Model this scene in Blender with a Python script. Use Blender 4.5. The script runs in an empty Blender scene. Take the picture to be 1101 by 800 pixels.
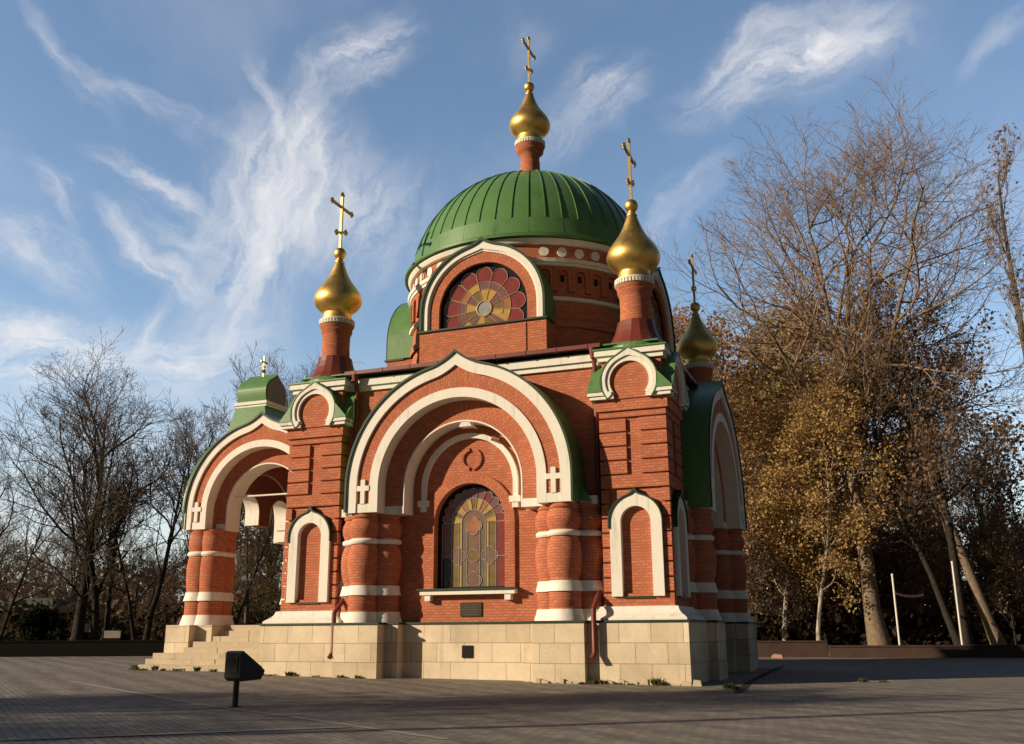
import bpy, math, random
import numpy as np
from mathutils import Vector

# ------------------------------------------------------------------ camera, sky, sun, exposure
scene = bpy.context.scene
COL = scene.collection
R = math.radians

cam_d = bpy.data.cameras.new('camera')
cam = bpy.data.objects.new('camera', cam_d)
COL.objects.link(cam)
cam_d.sensor_width = 36.0
cam_d.lens = 36.0 * 1031.8 / 1101.0
cam_d.clip_start = 0.1
cam_d.clip_end = 3000
CP = Vector((8.927, -24.724, 1.043))
YAW, PITCH, ROLL = -0.3687, 0.2644, -0.0059
cam.location = CP
_f = Vector((math.sin(YAW) * math.cos(PITCH), math.cos(YAW) * math.cos(PITCH), math.sin(PITCH)))
_r = Vector((math.cos(YAW), -math.sin(YAW), 0))
_u = _r.cross(_f)
_r2 = _r * math.cos(ROLL) + _u * math.sin(ROLL)
_u2 = -_r * math.sin(ROLL) + _u * math.cos(ROLL)
from mathutils import Matrix
cam.rotation_euler = Matrix((_r2, _u2, -_f)).transposed().to_euler()
scene.camera = cam

SUN_AZ, SUN_EL = 232.0, 19.5          # compass azimuth of the sun (north = +Y), elevation
SUN_STRENGTH, SKY_STRENGTH, EXPOSURE = 5.0, 0.10, 0.22
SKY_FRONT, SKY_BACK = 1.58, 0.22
sun_d = bpy.data.lights.new('sun', 'SUN')
sun_d.energy = SUN_STRENGTH
sun_d.angle = R(0.53)
sun_d.color = (1.0, 0.83, 0.60)
sun = bpy.data.objects.new('sun', sun_d)
COL.objects.link(sun)
sdir = Vector((math.sin(R(SUN_AZ)) * math.cos(R(SUN_EL)), math.cos(R(SUN_AZ)) * math.cos(R(SUN_EL)), math.sin(R(SUN_EL))))
sun.rotation_euler = (-sdir).to_track_quat('-Z', 'Y').to_euler()
sun.location = sdir * 100

scene.view_settings.view_transform = 'Standard'
scene.view_settings.look = 'None'
scene.view_settings.gamma = 1.0
scene.view_settings.exposure = EXPOSURE
scene.view_settings.use_curve_mapping = False
scene.render.engine = 'CYCLES'
scene.cycles.max_bounces = 6
scene.cycles.transparent_max_bounces = 8
scene.cycles.use_denoising = True


class NT:
    """tiny node helper"""
    def __init__(self, tree):
        self.t = tree
        tree.nodes.clear()

    def n(self, typ, inputs=None, **props):
        nd = self.t.nodes.new(typ)
        for k, v in props.items():
            setattr(nd, k, v)
        for k, v in (inputs or {}).items():
            s = nd.inputs[k]
            if isinstance(v, bpy.types.NodeSocket):
                self.t.links.new(v, s)
            else:
                s.default_value = v
        return nd

    def math(self, op, a, b=None, c=None, clamp=False):
        i = {0: a}
        if b is not None:
            i[1] = b
        if c is not None:
            i[2] = c
        return self.n('ShaderNodeMath', i, operation=op, use_clamp=clamp).outputs[0]

    def mix(self, fac, a, b, blend='MIX'):
        nd = self.t.nodes.new('ShaderNodeMix')
        nd.data_type = 'RGBA'
        nd.blend_type = blend
        for s, v in ((nd.inputs[0], fac), (nd.inputs[6], a), (nd.inputs[7], b)):
            if isinstance(v, bpy.types.NodeSocket):
                self.t.links.new(v, s)
            else:
                s.default_value = v
        return nd.outputs[2]

    def maprange(self, v, a, b, c=0.0, d=1.0, smooth=True):
        nd = self.n('ShaderNodeMapRange', {0: v, 1: a, 2: b, 3: c, 4: d})
        nd.interpolation_type = 'SMOOTHSTEP' if smooth else 'LINEAR'
        return nd.outputs[0]

    def noise(self, vec, scale, detail=4, rough=0.55, dist=0.0, typ=None):
        nd = self.n('ShaderNodeTexNoise', {'Vector': vec, 'Scale': scale, 'Detail': detail, 'Roughness': rough, 'Distortion': dist})
        return nd.outputs[0]

    def link(self, a, b):
        self.t.links.new(a, b)


def rgba(c):
    return (c[0], c[1], c[2], 1.0)


# ---- world: physical sky with cirrus drawn in sky directions (azimuth, elevation)
world = bpy.data.worlds.new('World')
scene.world = world
world.use_nodes = True
W = NT(world.node_tree)
sky = W.n('ShaderNodeTexSky', sky_type='NISHITA', sun_disc=False)
sky.sun_elevation = R(SUN_EL)
sky.sun_rotation = R(SUN_AZ)
sky.altitude = 100
sky.air_density = 1.0
sky.dust_density = 0.6
sky.ozone_density = 1.6
tc = W.n('ShaderNodeTexCoord')
sep = W.n('ShaderNodeSeparateXYZ', {0: tc.outputs['Generated']})
az = W.math('ARCTAN2', sep.outputs[0], sep.outputs[1])
el = W.math('ARCSINE', sep.outputs[2])
AZ0 = YAW
du = W.math('MULTIPLY', W.math('SUBTRACT', az, AZ0), W.math('COSINE', el))
pos = W.n('ShaderNodeCombineXYZ', {0: W.math('MULTIPLY', du, 57.2958), 1: W.math('MULTIPLY', el, 57.2958), 2: 0.0}).outputs[0]
# gentle warp so that no streak is straight
wn = W.n('ShaderNodeTexNoise', {'Vector': pos, 'Scale': 0.13, 'Detail': 6, 'Roughness': 0.62})
wv = W.n('ShaderNodeVectorMath', {0: wn.outputs['Color'], 1: (0.5, 0.5, 0.5)}, operation='SUBTRACT').outputs[0]
wv = W.n('ShaderNodeVectorMath', {0: wv, 3: 5.5}, operation='SCALE').outputs[0]
posw = W.n('ShaderNodeVectorMath', {0: pos, 1: wv}, operation='ADD').outputs[0]
cloud_terms = []


def streak(u, v, length, width, angle, bend=0.0, dens=0.8, seed=0.0, fib=1.0):
    """one feathered cirrus band: centre (deg right of the view azimuth, deg elevation), half sizes in degrees"""
    m = W.n('ShaderNodeMapping', {0: posw, 1: (u, v, 0), 2: (0, 0, R(angle)), 3: (length, width, 1)}, vector_type='TEXTURE').outputs[0]
    s = W.n('ShaderNodeSeparateXYZ', {0: m})
    x, y = s.outputs[0], s.outputs[1]
    if bend:
        y = W.math('ADD', y, W.math('MULTIPLY', W.math('MULTIPLY', x, x), bend))
    c = W.n('ShaderNodeCombineXYZ', {0: x, 1: y, 2: seed}).outputs[0]
    ln = W.n('ShaderNodeVectorMath', {0: W.n('ShaderNodeCombineXYZ', {0: x, 1: y}).outputs[0]}, operation='LENGTH').outputs['Value']
    mask = W.maprange(ln, 1.0, 0.0)
    # fibres run along the band at a fixed size in the sky, whatever the size of the band
    fv = W.n('ShaderNodeVectorMath', {0: c, 1: (length * 0.16, width * 0.52 * fib, 1.0)}, operation='MULTIPLY').outputs[0]
    fn = W.noise(fv, 1.0, 9, 0.66, 0.35)
    fn = W.maprange(fn, 0.30, 0.74)
    cloud_terms.append(W.math('MULTIPLY', W.math('MULTIPLY', mask, fn), dens))


CLOUDS = True
if CLOUDS:
    streak(-14.2, 23.5, 10.6, 5.3, 68, 0.10, 0.95, 1.0, 1.0)
    streak(-13.3, 26.5, 8.3, 3.3, 66, 0.12, 0.80, 2.0, 1.2)
    streak(-16.2, 18.3, 6.1, 2.7, 60, 0.10, 0.60, 3.0, 1.0)
    streak(-14.8, 21.6, 8.3, 1.4, 66, 0.35, 1.00, 4.0, 1.0)
    streak(-11.2, 29.5, 5.3, 1.1, 100, 0.50, 1.00, 5.0, 1.0)
    streak(-12.8, 30.1, 3.9, 1.0, -52, -0.40, 0.95, 6.0, 1.0)
    streak(-8.5, 33.6, 4.7, 2.3, 22, 0.20, 0.85, 7.0, 1.2)
    streak(-11.3, 25.6, 6.7, 4.7, 75, 0.00, 0.75, 8.0, 1.2)
    streak(-8.2, 23.8, 6.1, 5.0, 60, 0.00, 0.60, 9.0, 1.2)
    streak(-20.6, 25.0, 4.2, 1.1, -14, 0.30, 0.95, 10.0, 1.0)
    streak(-20.1, 20.6, 4.7, 1.4, -32, 0.25, 1.05, 11.0, 1.0)
    streak(-19.0, 22.9, 4.4, 3.1, -25, 0.00, 0.45, 12.0, 1.2)
    streak(-19.2, 28.4, 6.1, 1.1, -12, -0.50, 0.60, 13.0, 1.0)
    streak(-24.2, 30.5, 5.0, 1.1, -50, 0.30, 0.45, 14.0, 1.0)
    streak(-26.4, 20.3, 5.0, 1.9, -18, 0.20, 0.65, 15.0, 1.0)
    streak(-25.1, 23.0, 2.7, 0.9, -58, 0.30, 0.55, 16.0, 1.0)
    streak(-26.8, 15.1, 8.9, 3.3, 10, 0.00, 1.00, 17.0, 1.2)
    streak(-20.7, 16.8, 3.9, 1.1, 70, 0.40, 0.60, 18.0, 1.0)
    streak(-18.8, 15.0, 7.2, 3.3, 12, 0.00, 0.80, 19.0, 1.2)
    streak(15.3, 32.0, 8.3, 2.7, 16, 0.25, 1.00, 20.0, 1.2)
    streak(13.1, 32.6, 4.4, 1.7, 38, 0.20, 0.75, 21.0, 1.0)
    streak(19.1, 32.9, 5.0, 1.9, -18, 0.20, 0.60, 22.0, 1.0)
    streak(5.3, 31.4, 4.2, 2.9, 35, 0.20, 0.70, 23.0, 1.2)
    streak(2.7, 28.7, 3.3, 2.2, 70, 0.00, 0.35, 24.0, 1.2)
    streak(9.8, 24.9, 5.0, 2.2, 45, 0.20, 0.42, 25.0, 1.2)
    streak(26.3, 30.2, 3.3, 1.3, 35, 0.20, 0.40, 26.0, 1.0)
    streak(0.6, 33.4, 3.3, 1.7, 60, 0.00, 0.20, 27.0, 1.2)
    acc = cloud_terms[0]
    for t in cloud_terms[1:]:
        # screen union
        acc = W.math('SUBTRACT', W.math('ADD', acc, t), W.math('MULTIPLY', acc, t))
    veil = W.math('MULTIPLY', W.maprange(W.noise(posw, 0.07, 3, 0.5), 0.45, 0.75), 0.16)
    low = W.math('MULTIPLY', W.maprange(el, R(19), R(2)), 0.48)
    acc = W.math('ADD', acc, W.math('ADD', veil, low), clamp=True)
    above = W.maprange(el, R(-1), R(2))
    acc = W.math('MULTIPLY', acc, above)
    acc = W.math('MULTIPLY', acc, 0.92)
    CLOUD_COL = (5.2, 5.0, 4.95)
    skyc = W.mix(acc, sky.outputs[0], rgba(CLOUD_COL))
else:
    skyc = sky.outputs[0]
# added sky gain: brighter over the framed north-west, dimmed elsewhere to weaken fill light
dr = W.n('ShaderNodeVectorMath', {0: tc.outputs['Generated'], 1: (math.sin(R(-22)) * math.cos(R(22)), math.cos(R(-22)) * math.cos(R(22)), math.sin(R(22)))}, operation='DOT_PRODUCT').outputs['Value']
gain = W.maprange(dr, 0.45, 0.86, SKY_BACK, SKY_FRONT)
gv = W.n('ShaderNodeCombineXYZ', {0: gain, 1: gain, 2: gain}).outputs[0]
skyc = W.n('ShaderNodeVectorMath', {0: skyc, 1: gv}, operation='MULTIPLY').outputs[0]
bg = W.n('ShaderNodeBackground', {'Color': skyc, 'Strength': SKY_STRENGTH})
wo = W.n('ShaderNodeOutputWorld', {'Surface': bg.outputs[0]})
world.cycles.sampling_method = 'MANUAL'
world.cycles.sample_map_resolution = 512

# ------------------------------------------------------------------ materials


def new_mat(name):
    m = bpy.data.materials.new(name)
    m.use_nodes = True
    return m, NT(m.node_tree)


def finish(t, color, rough=0.8, metallic=0.0, bump=None, bump_str=0.3, bump_dist=0.01, spec=0.3, extra=None):
    i = {'Base Color': color, 'Roughness': rough, 'Metallic': metallic, 'Specular IOR Level': spec}
    if extra:
        i.update(extra)
    if bump is not None:
        b = t.n('ShaderNodeBump', {'Strength': bump_str, 'Distance': bump_dist, 'Height': bump})
        i['Normal'] = b.outputs[0]
    p = t.n('ShaderNodeBsdfPrincipled', i)
    t.n('ShaderNodeOutputMaterial', {'Surface': p.outputs[0]})


def brick_mat(name, c1, c2, mortar, bw=0.20, rh=0.060, ms=0.005, var=0.35, grime=0.35, bump=0.5):
    m, t = new_mat(name)
    uv = t.n('ShaderNodeUVMap').outputs[0]
    ob = t.n('ShaderNodeTexCoord').outputs['Object']
    wob = t.n('ShaderNodeVectorMath', {0: uv, 1: (0, 0, 0)}, operation='ADD').outputs[0]
    bt = t.n('ShaderNodeTexBrick', {'Vector': wob, 'Color1': rgba(c1), 'Color2': rgba(c2), 'Mortar': rgba(mortar), 'Scale': 1.0,
                                    'Mortar Size': ms, 'Mortar Smooth': 0.25, 'Bias': 0.0, 'Brick Width': bw, 'Row Height': rh})
    big = t.noise(ob, 0.9, 5, 0.6)
    fine = t.noise(ob, 22, 3, 0.6)
    v = t.math('ADD', t.math('MULTIPLY', t.math('SUBTRACT', big, 0.5), var), t.math('MULTIPLY', t.math('SUBTRACT', fine, 0.5), 0.30))
    v = t.math('ADD', v, 1.0)
    hs = t.n('ShaderNodeHueSaturation', {'Value': v, 'Color': bt.outputs['Color']}).outputs[0]
    # vertical weather streaks
    sv = t.n('ShaderNodeVectorMath', {0: ob, 1: (3.2, 3.2, 0.35)}, operation='MULTIPLY').outputs[0]
    g = t.maprange(t.noise(sv, 1.6, 5, 0.65), 0.56, 0.78)
    col = t.mix(t.math('MULTIPLY', g, grime), hs, rgba((c1[0] * 0.45, c1[1] * 0.55, c1[2] * 0.7)))
    h = t.math('ADD', t.math('MULTIPLY', bt.outputs['Fac'], -1.0), t.math('MULTIPLY', fine, 0.5))
    finish(t, col, 0.88, bump=h, bump_str=bump, bump_dist=0.008, spec=0.2)
    return m


def plain_mat(name, c, rough=0.6, metallic=0.0, var=0.15, scale=3.0, spec=0.3, stain=None, stain_amt=0.4, stain_lo=0.55, stain_hi=0.75,
              bump=0.15, streaks=False, extra=None, dist=0.01):
    m, t = new_mat(name)
    ob = t.n('ShaderNodeTexCoord').outputs['Object']
    n1 = t.noise(ob, scale, 5, 0.6)
    n2 = t.noise(ob, scale * 9, 3, 0.6)
    v = t.math('ADD', 1.0, t.math('MULTIPLY', t.math('SUBTRACT', t.math('ADD', n1, t.math('MULTIPLY', n2, 0.5)), 0.75), var * 2))
    col = t.n('ShaderNodeHueSaturation', {'Value': v, 'Color': rgba(c)}).outputs[0]
    if stain is not None:
        vec = ob
        if streaks:
            vec = t.n('ShaderNodeVectorMath', {0: ob, 1: (4, 4, 0.5)}, operation='MULTIPLY').outputs[0]
        s = t.maprange(t.noise(vec, 1.7, 6, 0.65), stain_lo, stain_hi)
        col = t.mix(t.math('MULTIPLY', s, stain_amt), col, rgba(stain))
    rg = t.math('ADD', rough - 0.08, t.math('MULTIPLY', n1, 0.16))
    finish(t, col, rg, metallic, bump=n2, bump_str=bump, bump_dist=dist, spec=spec, extra=extra)
    return m


M = {}
M['brick'] = brick_mat('red_brick', (0.58, 0.190, 0.098), (0.45, 0.130, 0.066), (0.32, 0.135, 0.082), bw=0.15, rh=0.062, ms=0.008, bump=0.7)
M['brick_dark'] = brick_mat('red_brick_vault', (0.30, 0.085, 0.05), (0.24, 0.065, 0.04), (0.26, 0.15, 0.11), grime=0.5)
M['stone'] = brick_mat('limestone', (0.72, 0.60, 0.435), (0.55, 0.445, 0.31), (0.26, 0.20, 0.135), bw=0.66, rh=0.407, ms=0.006, var=1.0, grime=0.60, bump=0.35)
M['step'] = plain_mat('step_limestone', (0.50, 0.41, 0.29), 0.85, var=0.25, scale=2.5, stain=(0.25, 0.2, 0.14), stain_amt=0.6, bump=0.3)
M['white'] = plain_mat('white_paint', (0.78, 0.74, 0.66), 0.75, var=0.10, scale=2.0, stain=(0.46, 0.41, 0.33), stain_amt=0.6, stain_lo=0.52, streaks=True, bump=0.12)
M['green'] = plain_mat('green_roof_paint', (0.098, 0.212, 0.070), 0.42, var=0.24, scale=1.2, spec=0.4, stain=(0.05, 0.10, 0.045), stain_amt=0.5, bump=0.12, dist=0.02)
M['edge'] = plain_mat('dark_green_shaded_edge', (0.020, 0.045, 0.020), 0.5, var=0.2, spec=0.3)  # dark green of the capping; on roof rims it paints in their shade
M['gold'] = plain_mat('gilded_metal', (0.82, 0.54, 0.17), 0.44, metallic=1.0, var=0.28, scale=5.0, stain=(0.22, 0.14, 0.05), stain_amt=0.5, bump=0.06)
M['brass'] = plain_mat('gilded_cross', (0.60, 0.42, 0.17), 0.42, metallic=0.9, var=0.25, scale=6.0, bump=0.05)
M['redmetal'] = plain_mat('oxide_red_metal', (0.17, 0.036, 0.026), 0.45, var=0.2, scale=3.0, spec=0.4, stain=(0.10, 0.03, 0.025), stain_amt=0.5)
M['grey'] = plain_mat('grey_panel', (0.20, 0.19, 0.175), 0.7, var=0.15)
M['black'] = plain_mat('black_metal', (0.018, 0.018, 0.018), 0.45, var=0.3, spec=0.4, stain=(0.05, 0.045, 0.04), stain_amt=0.4)
M['bronze'] = plain_mat('bronze_plaque', (0.045, 0.036, 0.024), 0.5, metallic=0.5, var=0.4, scale=14)
M['dark'] = plain_mat('dark_void', (0.012, 0.011, 0.010), 0.9)
M['lead'] = plain_mat('window_lead', (0.42, 0.40, 0.38), 0.5, var=0.1)
M['leadgold'] = plain_mat('window_lead_gold', (0.42, 0.30, 0.16), 0.5, var=0.1)


def glass_mat(name, c, rough=0.06, var=0.7):
    m, t = new_mat(name)
    ob = t.n('ShaderNodeTexCoord').outputs['Object']
    n1 = t.noise(ob, 6.0, 4, 0.6)
    v = t.math('ADD', 1.0 - var / 2, t.math('MULTIPLY', n1, var))
    col = t.n('ShaderNodeHueSaturation', {'Value': v, 'Color': rgba(c)}).outputs[0]
    n2 = t.noise(ob, 3.0, 2, 0.5)
    finish(t, col, rough, 0.0, bump=n2, bump_str=0.25, bump_dist=0.02, spec=0.75)
    return m


M['g_red'] = glass_mat('glass_wine', (0.21, 0.046, 0.042))
M['g_purple'] = glass_mat('glass_plum', (0.20, 0.095, 0.095))
M['g_dark'] = glass_mat('glass_dark', (0.020, 0.016, 0.020))
M['g_yellow'] = glass_mat('glass_amber', (0.46, 0.28, 0.075))
M['g_olive'] = glass_mat('glass_olive', (0.19, 0.13, 0.052))
M['g_pale'] = glass_mat('glass_pale', (0.20, 0.120, 0.085))
M['g_grey'] = glass_mat('glass_grey', (0.30, 0.30, 0.29))
M['g_orange'] = glass_mat('glass_orange', (0.34, 0.155, 0.080))
M['g_green'] = glass_mat('glass_greygreen', (0.165, 0.135, 0.095))

# ------------------------------------------------------------------ mesh builder


class MB:
    def __init__(self):
        self.v = []
        self.f = []
        self.uv = []
        self.mi = []
        self.m = 0

    def face(self, pts, uvs=None):
        b = len(self.v)
        self.v.extend([tuple(p) for p in pts])
        self.f.append(list(range(b, b + len(pts))))
        self.mi.append(self.m)
        if uvs is None:
            p0, p1, p2 = Vector(pts[0]), Vector(pts[1]), Vector(pts[2])
            n = (p1 - p0).cross(p2 - p0)
            if len(pts) > 3:
                n = n + (p2 - p0).cross(Vector(pts[3]) - p0)
            n.normalize() if n.length > 1e-12 else None
            if abs(n.z) > 0.75:
                uvs = [(p[0], p[1]) for p in pts]
            else:
                tx, ty = -n.y, n.x
                l = math.hypot(tx, ty) or 1.0
                tx, ty = tx / l, ty / l
                uvs = [(p[0] * tx + p[1] * ty, p[2]) for p in pts]
        self.uv.append(uvs)

    def box(self, x0, x1, y0, y1, z0, z1, skip=''):
        P = lambda x, y, z: (x, y, z)
        F = {
            's': [P(x0, y0, z0), P(x1, y0, z0), P(x1, y0, z1), P(x0, y0, z1)],
            'n': [P(x1, y1, z0), P(x0, y1, z0), P(x0, y1, z1), P(x1, y1, z1)],
            'w': [P(x0, y1, z0), P(x0, y0, z0), P(x0, y0, z1), P(x0, y1, z1)],
            'e': [P(x1, y0, z0), P(x1, y1, z0), P(x1, y1, z1), P(x1, y0, z1)],
            't': [P(x0, y0, z1), P(x1, y0, z1), P(x1, y1, z1), P(x0, y1, z1)],
            'b': [P(x0, y1, z0), P(x1, y1, z0), P(x1, y0, z0), P(x0, y0, z0)]}
        for k, q in F.items():
            if k not in skip:
                self.face(q)

    def lathe(self, prof, cx=0, cy=0, n=32, a0=0.0, a1=2 * math.pi, uref=None, squeeze=None):
        """prof: list of (r, z) bottom to top"""
        rr = uref or max(r for r, z in prof)
        L = 0.0
        for i in range(len(prof) - 1):
            (r0, z0), (r1, z1) = prof[i], prof[i + 1]
            l = math.hypot(r1 - r0, z1 - z0)
            for k in range(n):
                t0 = a0 + (a1 - a0) * k / n
                t1 = a0 + (a1 - a0) * (k + 1) / n
                c0, s0, c1, s1 = math.cos(t0), math.sin(t0), math.cos(t1), math.sin(t1)
                pts = [(cx + r0 * c0, cy + r0 * s0, z0), (cx + r0 * c1, cy + r0 * s1, z0),
                       (cx + r1 * c1, cy + r1 * s1, z1), (cx + r1 * c0, cy + r1 * s0, z1)]
                uv = [(t0 * rr, L), (t1 * rr, L), (t1 * rr, L + l), (t0 * rr, L + l)]
                if r0 < 1e-6:
                    pts, uv = pts[1:], uv[1:]
                elif r1 < 1e-6:
                    pts, uv = pts[:3], uv[:3]
                self.face(pts, uv)
            L += l

    def ring(self, inner, outer, y0, y1, caps=True, faces='fbio'):
        """arch ring in XZ, y0 = front (smaller y), y1 = back. inner/outer equal-length curves left to right"""
        n = len(inner)
        L = 0.0
        for i in range(n - 1):
            a, b, c, d = inner[i], inner[i + 1], outer[i + 1], outer[i]
            m0 = ((a[0] + d[0]) / 2, (a[1] + d[1]) / 2)
            m1 = ((b[0] + c[0]) / 2, (b[1] + c[1]) / 2)
            l = math.hypot(m1[0] - m0[0], m1[1] - m0[1])
            w0 = math.hypot(a[0] - d[0], a[1] - d[1])
            w1 = math.hypot(b[0] - c[0], b[1] - c[1])
            if 'f' in faces:
                self.face([(a[0], y0, a[1]), (b[0], y0, b[1]), (c[0], y0, c[1]), (d[0], y0, d[1])][::1],
                          [(0, L), (0, L + l), (w1, L + l), (w0, L)])
            if 'b' in faces:
                self.face([(b[0], y1, b[1]), (a[0], y1, a[1]), (d[0], y1, d[1]), (c[0], y1, c[1])],
                          [(0, L + l), (0, L), (w0, L), (w1, L + l)])
            if 'i' in faces:
                self.face([(b[0], y0, b[1]), (a[0], y0, a[1]), (a[0], y1, a[1]), (b[0], y1, b[1])],
                          [(y0, L + l), (y0, L), (y1, L), (y1, L + l)])
            if 'o' in faces:
                self.face([(d[0], y0, d[1]), (c[0], y0, c[1]), (c[0], y1, c[1]), (d[0], y1, d[1])],
                          [(y0, L), (y0, L + l), (y1, L + l), (y1, L)])
            L += l
        if caps:
            for i, fl in ((0, 1), (n - 1, -1)):
                a, d = inner[i], outer[i]
                q = [(a[0], y0, a[1]), (d[0], y0, d[1]), (d[0], y1, d[1]), (a[0], y1, a[1])]
                self.face(q if fl < 0 else q[::-1])

    def poly_extrude(self, pts, y0, y1):
        """closed polygon in XZ (counter-clockwise seen from -Y), extruded in Y"""
        n = len(pts)
        self.face([(p[0], y0, p[1]) for p in pts])
        self.face([(p[0], y1, p[1]) for p in pts][::-1])
        for i in range(n):
            a, b = pts[i], pts[(i + 1) % n]
            self.face([(b[0], y0, b[1]), (a[0], y0, a[1]), (a[0], y1, a[1]), (b[0], y1, b[1])])

    def tube(self, path, r, k=8, closed=False):
        path = [Vector(p) for p in path]
        n = len(path)
        rs = r if isinstance(r, (list, tuple)) else [r] * n
        rings = []
        a = None
        for i, p in enumerate(path):
            if closed:
                t = path[(i + 1) % n] - path[i - 1]
            else:
                t0 = (path[i] - path[i - 1]).normalized() if i > 0 else None
                t1 = (path[i + 1] - path[i]).normalized() if i < n - 1 else None
                t = (t0 or t1) + (t1 or t0)
            t.normalize()
            if a is None:
                a = t.cross(Vector((0, 0, 1)))
                if a.length < 0.05:
                    a = t.cross(Vector((0, 1, 0)))
            else:
                a = a - t * a.dot(t)
            a.normalize()
            b = t.cross(a)
            rings.append([p + (a * math.cos(2 * math.pi * j / k) + b * math.sin(2 * math.pi * j / k)) * rs[i] for j in range(k)])
        m = n if closed else n - 1
        for i in range(m):
            A, B = rings[i], rings[(i + 1) % n]
            for j in range(k):
                self.face([A[j], B[j], B[(j + 1) % k], A[(j + 1) % k]][::-1])
        if not closed:
            self.face(rings[0])
            self.face(rings[-1][::-1])

    def build(self, name, mat, parent=None, smooth=None, loc=(0, 0, 0), rz=0.0):
        me = bpy.data.meshes.new(name)
        me.from_pydata(self.v, [], self.f)
        uvl = me.uv_layers.new(name='UVMap')
        flat = [c for q in self.uv for p in q for c in p]
        uvl.data.foreach_set('uv', flat)
        for mm in (mat if isinstance(mat, (list, tuple)) else [mat]):
            me.materials.append(mm)
        me.polygons.foreach_set('material_index', self.mi)
        me.update()
        o = bpy.data.objects.new(name, me)
        COL.objects.link(o)
        o.location = loc
        o.rotation_euler = (0, 0, rz)
        if parent:
            o.parent = parent
        if smooth:
            import bmesh
            bm = bmesh.new()
            bm.from_mesh(me)
            bmesh.ops.remove_doubles(bm, verts=bm.verts, dist=0.0004)
            for e in bm.edges:
                e.smooth = not (len(e.link_faces) == 2 and e.calc_face_angle(0) > R(smooth))
            for f in bm.faces:
                f.smooth = True
            bm.to_mesh(me)
            bm.free()
        return o


def tag(o, label=None, cat=None, group=None, kind=None):
    if label:
        o['label'] = label
    if cat:
        o['category'] = cat
    if group:
        o['group'] = group
    if kind:
        o['kind'] = kind
    return o


def empty(name, loc=(0, 0, 0), rz=0.0):
    o = bpy.data.objects.new(name, None)
    COL.objects.link(o)
    o.location = loc
    o.rotation_euler = (0, 0, rz)
    o.empty_display_size = 0.3
    return o


CH = {}


def kids(o):
    return [c for c in o.children]


def dup(o, parent=None, loc=None, rz=None, scale=None):
    c = o.copy()
    COL.objects.link(c)
    c.parent = parent
    if loc is not None:
        c.location = loc
    if rz is not None:
        c.rotation_euler = (0, 0, rz)
    if scale is not None:
        c.scale = scale
    for ch in list(o.children):
        dup(ch, c)
    return c


def arch_curve(Rr, zc, zb, tip=0.0, n=36, w=0.24, power=2.0):
    pts = [(-Rr, zb)]
    if zc - zb > 0.02:
        pts.append((-Rr, zb + (zc - zb) * 0.5))
    for i in range(n + 1):
        a = math.pi * (1 - i / n)
        x, z = Rr * math.cos(a), zc + Rr * math.sin(a)
        if tip and abs(x) < w * Rr:
            z += tip * (1 - abs(x) / (w * Rr)) ** power
        pts.append((x, z))
    if zc - zb > 0.02:
        pts.append((Rr, zb + (zc - zb) * 0.5))
    pts.append((Rr, zb))
    return pts


def plate_with_hole(mb, hole, rect, y, cz=None):
    """wall plate facing -Y with an arched hole. hole: closed loop, left base -> over the crown -> right base"""
    x0, x1, z0, z1 = rect
    cx = sum(p[0] for p in hole) / len(hole)
    cz = cz if cz is not None else (min(p[1] for p in hole) + max(p[1] for p in hole)) / 2

    def hit(p):
        dx, dz = p[0] - cx, p[1] - cz
        ts = []
        if dx > 1e-9: ts.append(((x1 - cx) / dx, 1))
        if dx < -1e-9: ts.append(((x0 - cx) / dx, 3))
        if dz > 1e-9: ts.append(((z1 - cz) / dz, 2))
        if dz < -1e-9: ts.append(((z0 - cz) / dz, 0))
        t, s = min(ts)
        return (cx + dx * t, cz + dz * t), s
    corner = {(3, 2): (x0, z1), (2, 1): (x1, z1), (1, 0): (x1, z0), (0, 3): (x0, z0)}
    n = len(hole)
    for i in range(n):
        a, b = hole[i], hole[(i + 1) % n]
        (oa, sa), (ob, sb) = hit(a), hit(b)
        q = [a, b, ob]
        if sa != sb and (sa, sb) in corner:
            q.append(corner[(sa, sb)])
        q.append(oa)
        q = [(p[0], y, p[1]) for p in q]
        mb.face(q, [(p[0], p[2]) for p in q])


def gz(x, y):
    """the square rises very slightly towards the north-west"""
    return 0.010 * max(0.0, min(19.0, 5.0 - x)) + 0.0


# ------------------------------------------------------------------ ground
m, t = new_mat('paving')
ob = t.n('ShaderNodeTexCoord').outputs['Object']
mp = t.n('ShaderNodeMapping', {0: ob, 2: (0, 0, R(38))}).outputs[0]
bt = t.n('ShaderNodeTexBrick', {'Vector': mp, 'Color1': (0.170, 0.147, 0.125, 1), 'Color2': (0.265, 0.230, 0.196, 1), 'Mortar': (0.065, 0.055, 0.047, 1),
                                'Scale': 1.0, 'Mortar Size': 0.007, 'Mortar Smooth': 0.4, 'Brick Width': 0.20, 'Row Height': 0.10})
big = t.noise(ob, 0.16, 5, 0.6)
mid = t.noise(ob, 1.3, 5, 0.65)
fine = t.noise(ob, 40, 3, 0.6)
v = t.math('ADD', 0.38, t.math('ADD', t.math('MULTIPLY', big, 0.55), t.math('ADD', t.math('MULTIPLY', mid, 0.42), t.math('MULTIPLY', fine, 0.25))))
col = t.n('ShaderNodeHueSaturation', {'Value': v, 'Color': bt.outputs['Color']}).outputs[0]
col = t.mix(t.math('MULTIPLY', t.maprange(t.noise(ob, 0.55, 6, 0.7), 0.52, 0.72), 0.45), col, (0.26, 0.235, 0.20, 1))
col = t.mix(t.math('MULTIPLY', t.maprange(t.noise(ob, 1.9, 6, 0.75), 0.60, 0.72), 0.55), col, (0.06, 0.052, 0.045, 1))
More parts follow.
